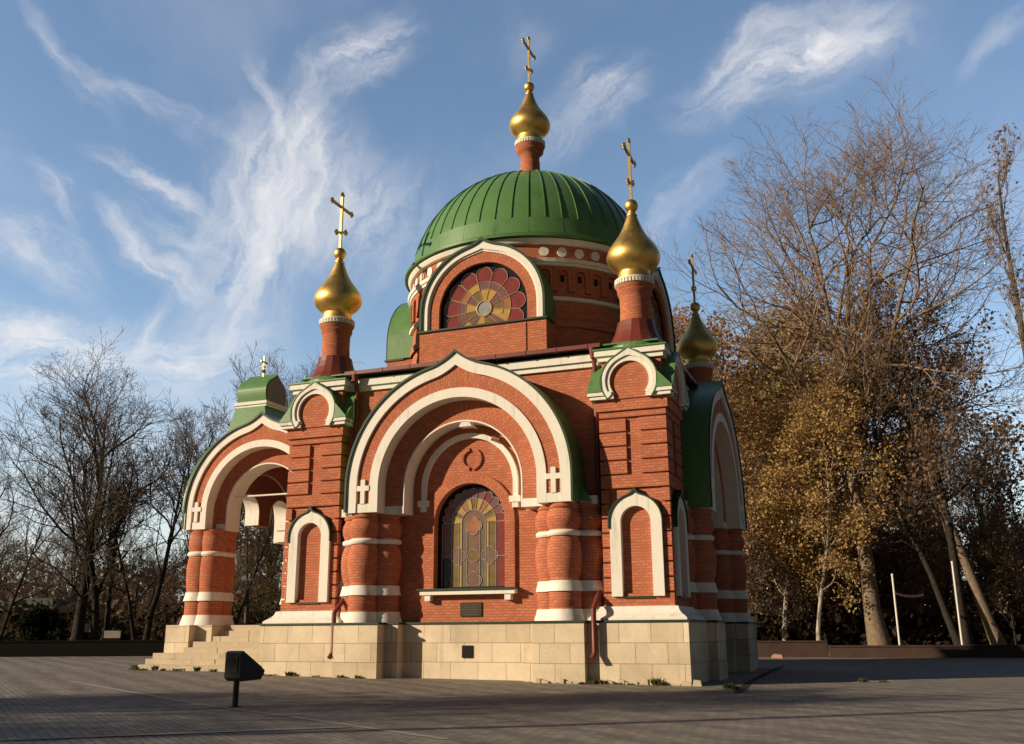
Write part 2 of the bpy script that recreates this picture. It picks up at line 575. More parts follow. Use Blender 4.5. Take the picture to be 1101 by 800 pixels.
wavev = t.n('ShaderNodeTexWave', {'Vector': t.n('ShaderNodeMapping', {0: ob, 2: (0, 0, R(38))}).outputs[0], 'Scale': 0.42, 'Distortion': 1.5, 'Detail': 2, 'Detail Scale': 0.6}, bands_direction='Y')
h = t.math('ADD', t.math('MULTIPLY', bt.outputs['Fac'], -0.5), t.math('ADD', t.math('MULTIPLY', wavev.outputs['Fac'], 1.2), t.math('ADD', mid, t.math('MULTIPLY', fine, 0.3))))
finish(t, col, 0.8, bump=h, bump_str=0.5, bump_dist=0.03, spec=0.3)
M['paving'] = m
M['kerb'] = plain_mat('pale_edging_stone', (0.33, 0.30, 0.26), 0.85, var=0.3, scale=2)
m, t = new_mat('earth')
ob = t.n('ShaderNodeTexCoord').outputs['Object']
n1 = t.noise(ob, 0.8, 6, 0.7)
n2 = t.noise(ob, 9, 4, 0.7)
c = t.mix(n1, (0.035, 0.028, 0.018, 1), (0.11, 0.078, 0.036, 1))
c = t.mix(t.maprange(n2, 0.45, 0.7), c, (0.15, 0.09, 0.03, 1))
finish(t, c, 0.95, bump=n2, bump_str=0.6, bump_dist=0.05)
M['earth'] = m


def ground_sheet(name, xs, ys, mat, dz=0.0):
    mb = MB()
    for i in range(len(xs) - 1):
        for j in range(len(ys) - 1):
            q = [(xs[i], ys[j]), (xs[i + 1], ys[j]), (xs[i + 1], ys[j + 1]), (xs[i], ys[j + 1])]
            mb.face([(x, y, gz(x, y) + dz) for x, y in q])
    o = mb.build(name, mat)
    o['kind'] = 'structure'
    return o


ground_sheet('ground', [-900, -300, -60, -14, 5, 60, 300, 900], [-900, -200, -60, 0, 60, 300, 900], M['earth'], -0.01)
ground_sheet('paving', [-70, -14, 5, 60], [-60, -30, 0, 36], M['paving'], 0.0)


def strip(name, pts, w, mat, dz=0.005):
    mb = MB()
    for (ax, ay), (bx_, by_) in zip(pts[:-1], pts[1:]):
        l = math.hypot(bx_ - ax, by_ - ay)
        nx, ny = -(by_ - ay) / l * w / 2, (bx_ - ax) / l * w / 2
        q = [(ax - nx, ay - ny), (bx_ - nx, by_ - ny), (bx_ + nx, by_ + ny), (ax + nx, ay + ny)]
        mb.face([(x, y, gz(x, y) + dz) for x, y in q])
    o = mb.build(name, mat)
    o['kind'] = 'structure'
    return o


strip('paving_edging', [(-6.9, -8.85), (-6.2, -9.27), (-0.55, -12.74), (1.47, -13.73), (3.38, -14.75), (4.6, -15.4)], 0.11, M['kerb'])
strip('paving_edging', [(-3.5, -21.8), (1.0, -16.88), (3.1, -14.75)], 0.10, M['kerb'], 0.009)

# ------------------------------------------------------------------ the chapel
church = empty('brick_chapel')
tag(church, 'red brick chapel with green dome, gilded onion domes and white arches', 'chapel')
B, WH, GR = M['brick'], M['white'], M['green']

# --- plinth: stone base, cross-shaped with steps in plan (outline walls)
YW = 4.35          # wall plane
PZ = 1.25
plan_q = [(1.50, -4.63), (1.50, -4.92), (1.83, -4.92), (1.83, -5.26), (2.95, -5.26), (2.95, -5.06), (5.06, -5.06)]
plan = []
for k in range(4):
    a = k * math.pi / 2
    c, s = math.cos(a), math.sin(a)
    seg = [(-x, y) for x, y in plan_q[::-1]][1:] + plan_q       # from the left corner (excluded) to the right corner
    for x, y in seg:
        plan.append((x * c - y * s, x * s + y * c))
mb = MB()
n = len(plan)
for i in range(n):
    (ax, ay), (bx_, by_) = plan[i], plan[(i + 1) % n]
    mb.face([(ax, ay, -0.3), (bx_, by_, -0.3), (bx_, by_, PZ - 0.03), (ax, ay, PZ - 0.03)])
plinth = mb.build('plinth', M['stone'], church)
mb = MB()
e = 0.035
cap = []
for i in range(n):
    p, q, r_ = plan[i - 1], plan[i], plan[(i + 1) % n]
    d0 = Vector((q[0] - p[0], q[1] - p[1])).normalized()
    d1 = Vector((r_[0] - q[0], r_[1] - q[1])).normalized()
    nrm0, nrm1 = Vector((d0.y, -d0.x)), Vector((d1.y, -d1.x))
    cap.append((q[0] + (nrm0.x + nrm1.x) * e, q[1] + (nrm0.y + nrm1.y) * e))
mb.face([(x, y, PZ + 0.012) for x, y in cap])
mb.face([(x, y, PZ - 0.03) for x, y in cap][::-1])
for i in range(n):
    (ax, ay), (bx_, by_) = cap[i], cap[(i + 1) % n]
    mb.face([(ax, ay, PZ - 0.03), (bx_, by_, PZ - 0.03), (bx_, by_, PZ + 0.012), (ax, ay, PZ + 0.012)])
mb.build('plinth_capping', M['edge'], plinth)
mb = MB()
mb.box(-0.045, 0.20, -4.66, -4.625, 0.50, 0.76)
mb.build('vent_opening', M['dark'], plinth)
# broken foundation strip under the right-hand part
mb = MB()
rnd = random.Random(4)
x = 1.6
while x < 5.2:
    w = rnd.uniform(0.06, 0.22)
    yy = -5.26 if 1.83 < x < 2.9 else (-5.06 if x > 2.9 else -4.95)
    hh = rnd.uniform(0.03, 0.13)
    d = rnd.uniform(0.02, 0.10)
    mb.poly_extrude([(x, -0.05), (x + w, -0.05), (x + w * rnd.uniform(0.8, 1.0), hh * rnd.uniform(.6, 1)), (x + w * rnd.uniform(0, 0.25), hh)], yy - d, yy + 0.02)
    x += w * rnd.uniform(0.9, 1.5)
mb.build('footing_stones', M['step'], plinth)['kind'] = 'stuff'

# --- core walls with arched window hole on S, E, N (W has the porch door)
HW, WZB, WZC = 0.88, 1.99, 3.50     # window half width, sill, springing
hole = arch_curve(HW, WZC, WZB, n=24)
wall = None
mb = MB()
plate_with_hole(mb, hole, (-3.3, 3.3, PZ, 7.0), -YW, cz=3.0)
for a, b in zip(hole, hole[1:] + hole[:1]):
    mb.face([(b[0], -YW, b[1]), (a[0], -YW, a[1]), (a[0], -YW + 0.28, a[1]), (b[0], -YW + 0.28, b[1])])
# window brick surround, proud of the wall
mb.ring(arch_curve(HW, WZC, WZB, n=24), arch_curve(HW + 0.24, WZC, WZB, n=24), -YW - 0.07, -YW, faces='fio')
wall_s = mb.build('wall', B, church)

mb = MB()
mb.box(-3.3, 3.3, -YW - 0.07, -YW + 0.1, 6.86, 6.98)
mb.box(-3.3, 3.3, -YW - 0.13, -YW + 0.1, 6.98, 7.16)
mb.build('wall_cornice', WH, wall_s)
# raised brick ring above the window
for a0_, a1_ in ((100, 260), (-80, 80)):
    mb = MB()
    inn = [(0.03 + 0.19 * math.cos(R(a0_ + (a1_ - a0_) * i / 16)), 4.95 + 0.19 * math.sin(R(a0_ + (a1_ - a0_) * i / 16))) for i in range(17)][::-1]
    out = [(0.03 + 0.27 * math.cos(R(a0_ + (a1_ - a0_) * i / 16)), 4.95 + 0.27 * math.sin(R(a0_ + (a1_ - a0_) * i / 16))) for i in range(17)][::-1]
    mb.ring(inn, out, -YW - 0.05, -YW)
    mb.build('brick_ring', B, wall_s)
# hood mould
mb = MB()
HO, HI = 1.215, 1.095
mb.ring(arch_curve(HI, 4.34, 4.02, n=40), arch_curve(HO, 4.34, 4.02, n=40), -YW - 0.10, -YW)
for s in (-1, 1):
    mb.box(s * 1.15 - 0.13, s * 1.15 + 0.13, -YW - 0.14, -YW, 3.88, 4.02)
    mb.box(s * 1.15 - 0.07, s * 1.15 + 0.07, -YW - 0.12, -YW, 3.76, 3.88)
mb.build('hood_mould', WH, wall_s)


def stained_window(parent):
    """arched stained glass: scalloped plum border, amber ring, pale centre with a leaded cross"""
    y = -YW + 0.20
    fr = MB()
    fr.ring(arch_curve(HW - 0.055, WZC, WZB + 0.05, n=24), arch_curve(HW - 0.002, WZC, WZB + 0.002, n=24), y - 0.05, y + 0.06)
    fr.box(-HW + 0.002, HW - 0.002, y - 0.05, y + 0.06, WZB + 0.002, WZB + 0.05)
    win = fr.build('arched_window', M['dark'], parent)
    back = MB()
    back.face([(p[0], y + 0.03, p[1]) for p in arch_curve(HW - 0.03, WZC, WZB + 0.02, n=24)])
    back.build('backing_pane', M['g_dark'], win)
    Rin, Rmid = 0.56, 0.30
    yl = y + 0.018

    def sector(mat_mb, r0, r1, a0, a1, k=4):
        p = [(r0 * math.cos(a0 + (a1 - a0) * i / k), WZC + r0 * math.sin(a0 + (a1 - a0) * i / k)) for i in range(k + 1)]
        q = [(r1 * math.cos(a0 + (a1 - a0) * i / k), WZC + r1 * math.sin(a0 + (a1 - a0) * i / k)) for i in range(k + 1)]
        mat_mb.face([(x_, yl, z_) for x_, z_ in (p + q[::-1])])
    g = MB()
    lead = MB()
    tb = 0.0085

    def line(pts):
        lead.tube([(x_, yl - 0.008, z_) for x_, z_ in pts], tb, 4)
    N = 11
    # material order: plum, wine, amber, olive, pale, orange, greygreen, dark
    for i in range(N):
        a0, a1 = math.pi * i / N, math.pi * (i + 1) / N
        am = (a0 + a1) / 2
        # petal: sector with a round end
        pts = [(Rin * math.cos(a0), Rin * math.sin(a0))]
        rb = 0.70
        hwid = rb * math.tan((a1 - a0) / 2)
        c0 = (rb * math.cos(am), rb * math.sin(am))
        for k in range(9):
            th = am - math.pi / 2 + math.pi * k / 8
            pts.append((c0[0] + hwid * math.cos(th), c0[1] + hwid * math.sin(th)))
        pts.append((Rin * math.cos(a1), Rin * math.sin(a1)))
        pts = [(x_, z_ + WZC) for x_, z_ in pts]
        g.m = 0 if i % 3 else 1
        g.face([(x_, yl, z_) for x_, z_ in pts])
        line(pts)
        g.m = [2, 3, 2, 5][i % 4]
        sector(g, Rmid, Rin, a0, a1)
        line([(Rmid * math.cos(a0), WZC + Rmid * math.sin(a0)), (Rin * math.cos(a0), WZC + Rin * math.sin(a0))])
    line([(Rin * math.cos(math.pi * i / 24), WZC + Rin * math.sin(math.pi * i / 24)) for i in range(25)])
    line([(Rmid * math.cos(math.pi * i / 16), WZC + Rmid * math.sin(math.pi * i / 16)) for i in range(17)])
    g.m = 4
    g.face([(Rmid * math.cos(math.pi * i / 16), yl, WZC + Rmid * math.sin(math.pi * i / 16)) for i in range(17)])
    zb = WZB + 0.05
    # lower vertical strips
    xs = [-0.80, -Rin, -0.37, -Rmid, -0.16, 0.16, Rmid, 0.37, Rin, 0.80]
    cs = [0, 3, 2, 6, 4, 6, 2, 3, 1]
    for i in range(9):
        g.m = cs[i]
        if i in (0, 8):
            for z0, z1, mm in ((zb, 2.72, 7 if i == 0 else 1), (2.72, WZC, 0 if i == 0 else 1)):
                g.m = mm
                g.face([(xs[i], yl, z0), (xs[i + 1], yl, z0), (xs[i + 1], yl, z1), (xs[i], yl, z1)])
        else:
            g.face([(xs[i], yl, zb), (xs[i + 1], yl, zb), (xs[i + 1], yl, WZC), (xs[i], yl, WZC)])
    for x_ in xs:
        line([(x_, zb), (x_, WZC)])
    for s in (-1, 1):
        line([(s * Rin, 2.72), (s * 0.8, 2.72)])
        line([(s * Rmid, WZC), (s * 0.8, WZC)])
    # the leaded cross: roundel and trefoil ends
    ylc = yl - 0.003
    def disc(cx_, cz_, r_, mm):
        g.m = mm
        g.face([(cx_ + r_ * math.cos(2 * math.pi * k / 20), ylc, cz_ + r_ * math.sin(2 * math.pi * k / 20)) for k in range(20)])
        lead.tube([(cx_ + r_ * math.cos(2 * math.pi * k / 20), ylc - 0.003, cz_ + r_ * math.sin(2 * math.pi * k / 20)) for k in range(20)], 0.007, 4, closed=True)
    for cx_, cz_, ao in ((-0.40, 2.74, 180), (0.40, 2.74, 0), (0.0, 2.18, -90), (0, 3.42, 90)):
        for j in range(4):
            aa = ao + 90 * j
            ox, oz = 0.10 * math.cos(R(aa)), 0.10 * math.sin(R(aa))
            ylc -= 0.0004
            g.m = 5 if cz_ > 3 else 4
            g.face([(cx_ + ox + 0.11 * math.cos(2 * math.pi * k / 20), ylc, cz_ + oz + 0.11 * math.sin(2 * math.pi * k / 20)) for k in range(20)])
            lead.tube([(cx_ + ox + 0.11 * math.cos(R(aa - 88 + 176 * k / 10)), ylc - 0.003, cz_ + oz + 0.11 * math.sin(R(aa - 88 + 176 * k / 10))) for k in range(11)], 0.007, 4)
    ylc -= 0.001
    disc(0, 2.74, 0.145, 3)
    g.build('stained_glass', [M['g_purple'], M['g_red'], M['g_yellow'], M['g_olive'], M['g_pale'], M['g_orange'], M['g_green'], M['g_dark']], win)
    lead.build('window_leading', M['lead'], win)
    sl = MB()
    sl.box(-1.16, 1.16, -YW - 0.20, -YW - 0.001, WZB - 0.13, WZB - 0.03)
    for s in (-1, 1):
        sl.box(s * 0.98 - 0.07, s * 0.98 + 0.07, -YW - 0.17, -YW - 0.001, WZB - 0.26, WZB - 0.13)
    sill = sl.build('window_sill', WH, win)
    sg = MB()
    sg.poly_extrude([(-1.22, WZB - 0.03), (1.22, WZB - 0.03), (1.22, WZB + 0.005), (-1.22, WZB + 0.005)], -YW - 0.25, -YW + 0.15)
    sg.build('sill_flashing', M['edge'], win)
    return win


win_s = stained_window(church)

# --- archway (first order, second order, white trims, crosses, roof)
ZB, ZC = 3.72, 4.30


def archway(parent, k=1.0, y0=-5.2, d1=0.35, yb=-YW, zb=ZB, zc=ZC, cx=0.0, soffit=False, name='archway', Rs=None):
    """k scales the radii; returns the brick body object with children"""
    r_in, r_w1, r_w2, r_out = [q * k for q in (1.95, 2.17, 2.50, 2.74)]
    tb_, to = 0.22 * k, 0.27 * k
    y1 = y0 + d1
    mb = MB()
    # brick ring between the white bands, stopping above the cross panels
    mb.ring(arch_curve(r_w1 - .02, zc, zb + 0.20, n=72), arch_curve(r_w2 + .02, zc, zb + 0.20, tb_, n=72), y0, y1 + 0.02)
    # body behind up to the wall, filling under the roof
    mb.ring(arch_curve(r_in + 0.05, zc, zb + 0.02, n=72), arch_curve(r_w2, zc, zb + 0.02, tb_, n=72), y1, yb)
    # second order
    r2 = 1.45 * k
    mb.ring(arch_curve(r2 + 0.02, zc, zb + 0.16, n=72), arch_curve(r_in + 0.06, zc, zb + 0.16, n=72), y1 - 0.003, yb - 0.01)
    body = mb.build(name, B, parent)
    def one(nm, fn):
        q = MB()
        fn(q)
        return q.build(nm, WH, body)
    one('inner_band', lambda q: q.ring(arch_curve(r_in, zc, zb, n=72), arch_curve(r_w1, zc, zb, n=72), y0 - 0.035, y1 - 0.004))
    one('outer_band', lambda q: q.ring(arch_curve(r_w2, zc, zb, tb_, n=72), arch_curve(r_out, zc, zb, to, n=72), y0 - 0.06, y1))
    one('recess_band', lambda q: q.ring(arch_curve(r2, zc, zb + 0.16, n=72), arch_curve(r2 + 0.035, zc, zb + 0.16, n=72), y1 - 0.012, yb - 0.012))
    for s in (-1, 1):
        xa, xb = sorted((s * (r_w1 - 0.005), s * (r_w2 + 0.005)))
        one('impost_block', lambda q: q.box(xa, xb, y0 - 0.032, y1 - 0.006, zb + 0.001, zb + 0.20))
        xc_, xd_ = sorted((s * r2, s * (r_in - 0.004)))
        one('impost_block', lambda q: q.box(xc_, xd_, y1 - 0.02, yb - 0.02, zb - 0.02, zb + 0.16))
        if not soffit:
            xe_, xf_ = sorted((s * (r_out + 0.02), s * (r_out + 0.42 * k)))
            one('impost_block', lambda q: q.box(xe_, xf_, -YW - 0.42, -YW, zb - 0.02, zb + 0.16))
        xc, zc_ = s * (r_w1 + r_w2) / 2, zb + 0.48
        cr = MB()
        cr.box(xc - 0.055, xc + 0.055, y0 - 0.055, y0 + 0.01, zc_ - 0.28, zc_ + 0.28)
        cr.box(xc - 0.165, xc - 0.055, y0 - 0.055, y0 + 0.01, zc_ + 0.02, zc_ + 0.14)
        cr.box(xc + 0.055, xc + 0.165, y0 - 0.055, y0 + 0.01, zc_ + 0.02, zc_ + 0.14)
        cr.build('cross_ornament', WH, body)
    return body


arch_s = archway(church)
rf = MB()
rf.ring(arch_curve(2.742, ZC, ZB + 0.02, 0.27, n=72), arch_curve(2.79, ZC, ZB + 0.02, 0.29, n=72), -5.27, -YW)
# eaves foot kicked outwards against the wall
for s in (-1, 1):
    q = [(s * 2.79, 3.80), (s * 3.05, 3.74), (s * 3.05, 3.77), (s * 2.79, 4.15)]
    if s < 0:
        q = q[::-1]
    rf.poly_extrude(q, -4.80, -YW)
rf.build('archway_roof', GR, arch_s)
rf = MB()
rf.ring(arch_curve(2.742, ZC, ZB + 0.02, 0.27, n=72), arch_curve(2.795, ZC, ZB + 0.02, 0.295, n=72), -5.30, -5.272)  # added ring whose dark colour stands for shade on the roof rim
rf.build('shaded_roof_edge', M['edge'], arch_s)


def pier(parent, lobes, zb=PZ, zt=ZB, name='pier', bulge=1.0):
    H = (zt - zb) / (ZB - PZ)
    Z = lambda z: zb + (z - PZ) * H
    mb, wbs = MB(), [MB(), MB(), MB()]
    for cx_, cy_, r_ in lobes:
        s = r_ / 0.34
        prof = [(0.325, 1.25), (0.325, 1.50), (0.345, 1.53), (0.345, 1.85), (0.295, 2.04), (0.300, 2.10), (0.325, 2.18), (0.36, 2.34), (0.385, 2.52), (0.388, 2.66), (0.37, 2.82), (0.33, 2.95),
                (0.295, 3.02), (0.295, 3.14), (0.325, 3.18), (0.365, 3.28), (0.38, 3.38), (0.365, 3.48), (0.325, 3.56), (0.315, 3.60), (0.345, 3.63), (0.345, 3.72)]
        prof = [(0.335 + (r - 0.335) * bulge, z) for r, z in prof]
        mb.lathe([(r * s, Z(z)) for r, z in prof], cx_, cy_, 28, uref=0.34)
        for wb, pr in zip(wbs, ([(0.05, 1.25), (0.43, 1.252), (0.42, 1.30), (0.375, 1.44), (0.365, 1.50), (0.05, 1.505)],
                   [(0.05, 1.862), (0.385, 1.865), (0.375, 1.92), (0.345, 2.03), (0.34, 2.085), (0.05, 2.09)],
                   [(0.05, 3.02), (0.335, 3.022), (0.36, 3.05), (0.372, 3.085), (0.36, 3.12), (0.325, 3.145), (0.05, 3.147)])):
            wb.lathe([(r * s, Z(z)) for r, z in pr], cx_, cy_, 28)
    o = mb.build(name, B, parent, smooth=40)
    for wb in wbs:
        wb.build('pier_band', WH, o, smooth=40)
    return o


LOB = [(2.44, -4.86, 0.345), (2.06, -4.55, 0.335), (2.84, -4.50, 0.335)]
pier_l = pier(church, [(-x_, y_, r_) for x_, y_, r_ in LOB])
pier_r = pier(church, LOB)

# --- wall-head gutter, lower roof
gut = MB()
gut.box(-3.30, 3.30, -YW - 0.32, -YW - 0.20, 7.24, 7.33)
for i in range(9):
    x_ = -3.0 + i * 0.75
    gut.box(x_ - 0.012, x_ + 0.012, -YW - 0.33, -YW - 0.15, 7.225, 7.34)
gutter_s = gut.build('gutter', M['redmetal'], church)

# the copies on the other sides
for k in (1, 2):
    a = k * math.pi / 2
    for o in (wall_s, win_s, arch_s, pier_l, pier_r, gutter_s):
        dup(o, church, (0, 0, 0), a)
a = -math.pi / 2
dup(gutter_s, church, (0, 0, 0), a)
mb = MB()
door = arch_curve(0.95, 3.3, PZ, n=24)
plate_with_hole(mb, door, (-3.3, 3.3, PZ, 7.0), -YW, cz=2.6)
for a_, b_ in zip(door, door[1:] + door[:1]):
    mb.face([(b_[0], -YW, b_[1]), (a_[0], -YW, a_[1]), (a_[0], -YW + 0.3, a_[1]), (b_[0], -YW + 0.3, b_[1])])
wall_w = mb.build('wall', B, church, rz=-math.pi / 2)
mb = MB()
mb.box(-3.3, 3.3, -YW - 0.07, -YW + 0.1, 6.86, 6.98)
mb.box(-3.3, 3.3, -YW - 0.13, -YW + 0.1, 6.98, 7.16)
mb.build('wall_cornice', WH, wall_w)
mb = MB()
mb.face([(p[0], -YW + 0.25, p[1]) for p in door])
mb.build('entrance_door', M['dark'], church, rz=-math.pi / 2)

mb = MB()
o_, i_ = 4.62, 2.2
zo, zi = 7.30, 8.05
for k in range(4):
    c, s = math.cos(k * math.pi / 2), math.sin(k * math.pi / 2)
    q = [(-o_, -o_, zo), (o_, -o_, zo), (i_, -i_, zi), (-i_, -i_, zi)]
    mb.face([(x_ * c - y_ * s, x_ * s + y_ * c, z_) for x_, y_, z_ in q])
    q = [(-o_, -o_, zo), (-o_, -o_, zo - 0.03), (o_, -o_, zo - 0.03), (o_, -o_, zo)]
    mb.face([(x_ * c - y_ * s, x_ * s + y_ * c, z_) for x_, y_, z_ in q])
mb.face([(-o_, o_, zo - 0.03), (o_, o_, zo - 0.03), (o_, -o_, zo - 0.03), (-o_, -o_, zo - 0.03)])
mb.build('lower_roof', GR, church)

# --- corner tower
TW = 0.745
mb = MB()
core = TW - 0.065
mb.box(-core, core, -core, core, PZ, 5.72)
bh, gap = 0.272, 0.038
z = 1.53
while z < 5.60:
    z1 = min(z + bh, 5.70)
    zm = (z + z1) / 2
    if 4.35 < zm < 5.50:
        s = 0.15
    elif zm < 3.98:
        s = 0.575
    else:
        s = 0.0
    if z < 1.6:
        s = 0.0
    if s == 0.0:
        mb.box(-TW, TW, -TW, TW, z, z1)
    else:
        for sx in (-1, 1):
            for sy in (-1, 1):
                xa, xb = sorted((sx * s, sx * TW))
                ya, yb_ = sorted((sy * s, sy * TW))
                mb.box(xa, xb, ya, yb_, z, z1)
    z += bh + gap
mb.box(-0.80, 0.80, -0.80, 0.80, 5.70, 5.95)
mb.box(-0.67, 0.67, -0.67, 0.67, 5.95, 6.90)
# brick tympana of the kokoshniks
for k in range(4):
    c, s = math.cos(k * math.pi / 2), math.sin(k * math.pi / 2)
    sub = MB()
    inn = arch_curve(0.50, 6.32, 5.95, n=24)
    sub.poly_extrude([(p[0], p[1]) for p in inn[::-1]], -0.83, -0.6)
    for f, u in zip(sub.f, sub.uv):
        mb.face([(sub.v[i][0] * c - sub.v[i][1] * s, sub.v[i][0] * s + sub.v[i][1] * c, sub.v[i][2]) for i in f], u)
tower = mb.build('corner_tower', B, church, loc=(4.0, -4.0, 0))


def four(fn, name, mat):
    sub = MB()
    fn(sub)
    o = sub.build(name, mat, tower)
    for k in (1, 2, 3):
        dup(o, tower, (0, 0, 0), k * math.pi / 2)


def niche(sub):
    yi = -core + 0.002
    sub.ring(arch_curve(0.325, 3.28, 1.74, n=24), arch_curve(0.56, 3.28, 1.74, 0.06, n=24), -TW - 0.075, yi)


four(niche, 'niche_frame', WH)


def niche_roof(sub):
    oc = arch_curve(0.565, 3.28, 3.15, 0.065, n=24)
    oc2 = arch_curve(0.595, 3.28, 3.15, 0.13, n=24)
    sub.ring(oc, oc2, -TW - 0.11, -TW + 0.06)


def niche_sill(sub):
    sub.box(-0.32, 0.32, -TW - 0.04, -core, 1.705, 1.742)


four(niche_roof, 'niche_roof', M['edge'])
four(niche_sill, 'niche_sill', M['edge'])


def kok_curve(Rr, tip=0.0, foot=0.18):
    """horseshoe curve: starts inside the circle's lower left"""
    pts = []
    for i in range(37):
        a = R(180 + 38) - R(180 + 76) * i / 36
        x_, z_ = Rr * math.cos(a), 6.34 + Rr * math.sin(a)
        if tip and z_ > 6.34 and abs(x_) < 0.45 * Rr:
            z_ += tip * (1 - abs(x_) / (0.45 * Rr)) ** 1.6
        pts.append((x_, z_))
    return pts


def koko(sub):
    sub.ring(kok_curve(0.44), kok_curve(0.53, 0.03), -0.90, -0.70)
    sub.ring(kok_curve(0.53, 0.03), kok_curve(0.62, 0.10), -0.94, -0.70)
    for s in (-1, 1):
        xa, xb = sorted((s * 0.36, s * 0.90))
        sub.box(xa, xb, -0.905, -0.70, 5.952, 6.03)
        xa, xb = sorted((s * 0.40, s * 0.94))
        sub.box(xa, xb, -0.94, -0.70, 6.03, 6.11)


four(koko, 'kokoshnik_trim', WH)


def koko_roof(sub):
    sub.ring(kok_curve(0.622, 0.10), kok_curve(0.645, 0.125), -0.955, -0.60)
    for s in (-1, 1):
        q = [(s * 0.60, 6.112), (s * 0.95, 6.112), (s * 0.95, 6.14), (s * 0.62, 6.50)]
        if s < 0:
            q = q[::-1]
        sub.poly_extrude(q, -0.955, -0.62)


four(koko_roof, 'kokoshnik_roof', GR)


def corn(sub):
    sub.poly_extrude([(-0.75, 6.86), (0.75, 6.86), (0.75, 6.97), (-0.75, 6.97)], -0.75, 0)
    sub.poly_extrude([(-0.80, 6.97), (0.80, 6.97), (0.80, 7.10), (-0.80, 7.10)], -0.80, 0)


mb = MB()
mb.box(-0.74, 0.74, -0.74, 0.74, 6.86, 6.97)
mb.box(-0.80, 0.80, -0.80, 0.80, 6.97, 7.10)
mb.build('tower_cornice', WH, tower)
mb = MB()
mb.box(-0.83, 0.83, -0.83, 0.83, 7.10, 7.135)
mb.build('tower_roof', GR, tower)
mb = MB()
prof = [(1.035, 1.262), (1.035, 1.30), (0.98, 1.345), (0.90, 1.40), (0.85, 1.46), (0.825, 1.535), (0.75, 1.55)]
for i in range(len(prof) - 1):
    (r0, z0), (r1, z1) = prof[i], prof[i + 1]
    for k in range(4):
        c, s = math.cos(k * math.pi / 2), math.sin(k * math.pi / 2)
        q = [(-r0, -r0, z0), (r0, -r0, z0), (r1, -r1, z1), (-r1, -r1, z1)]
        mb.face([(x_ * c - y_ * s, x_ * s + y_ * c, z_) for x_, y_, z_ in q])
mb.build('base_moulding', WH, tower)

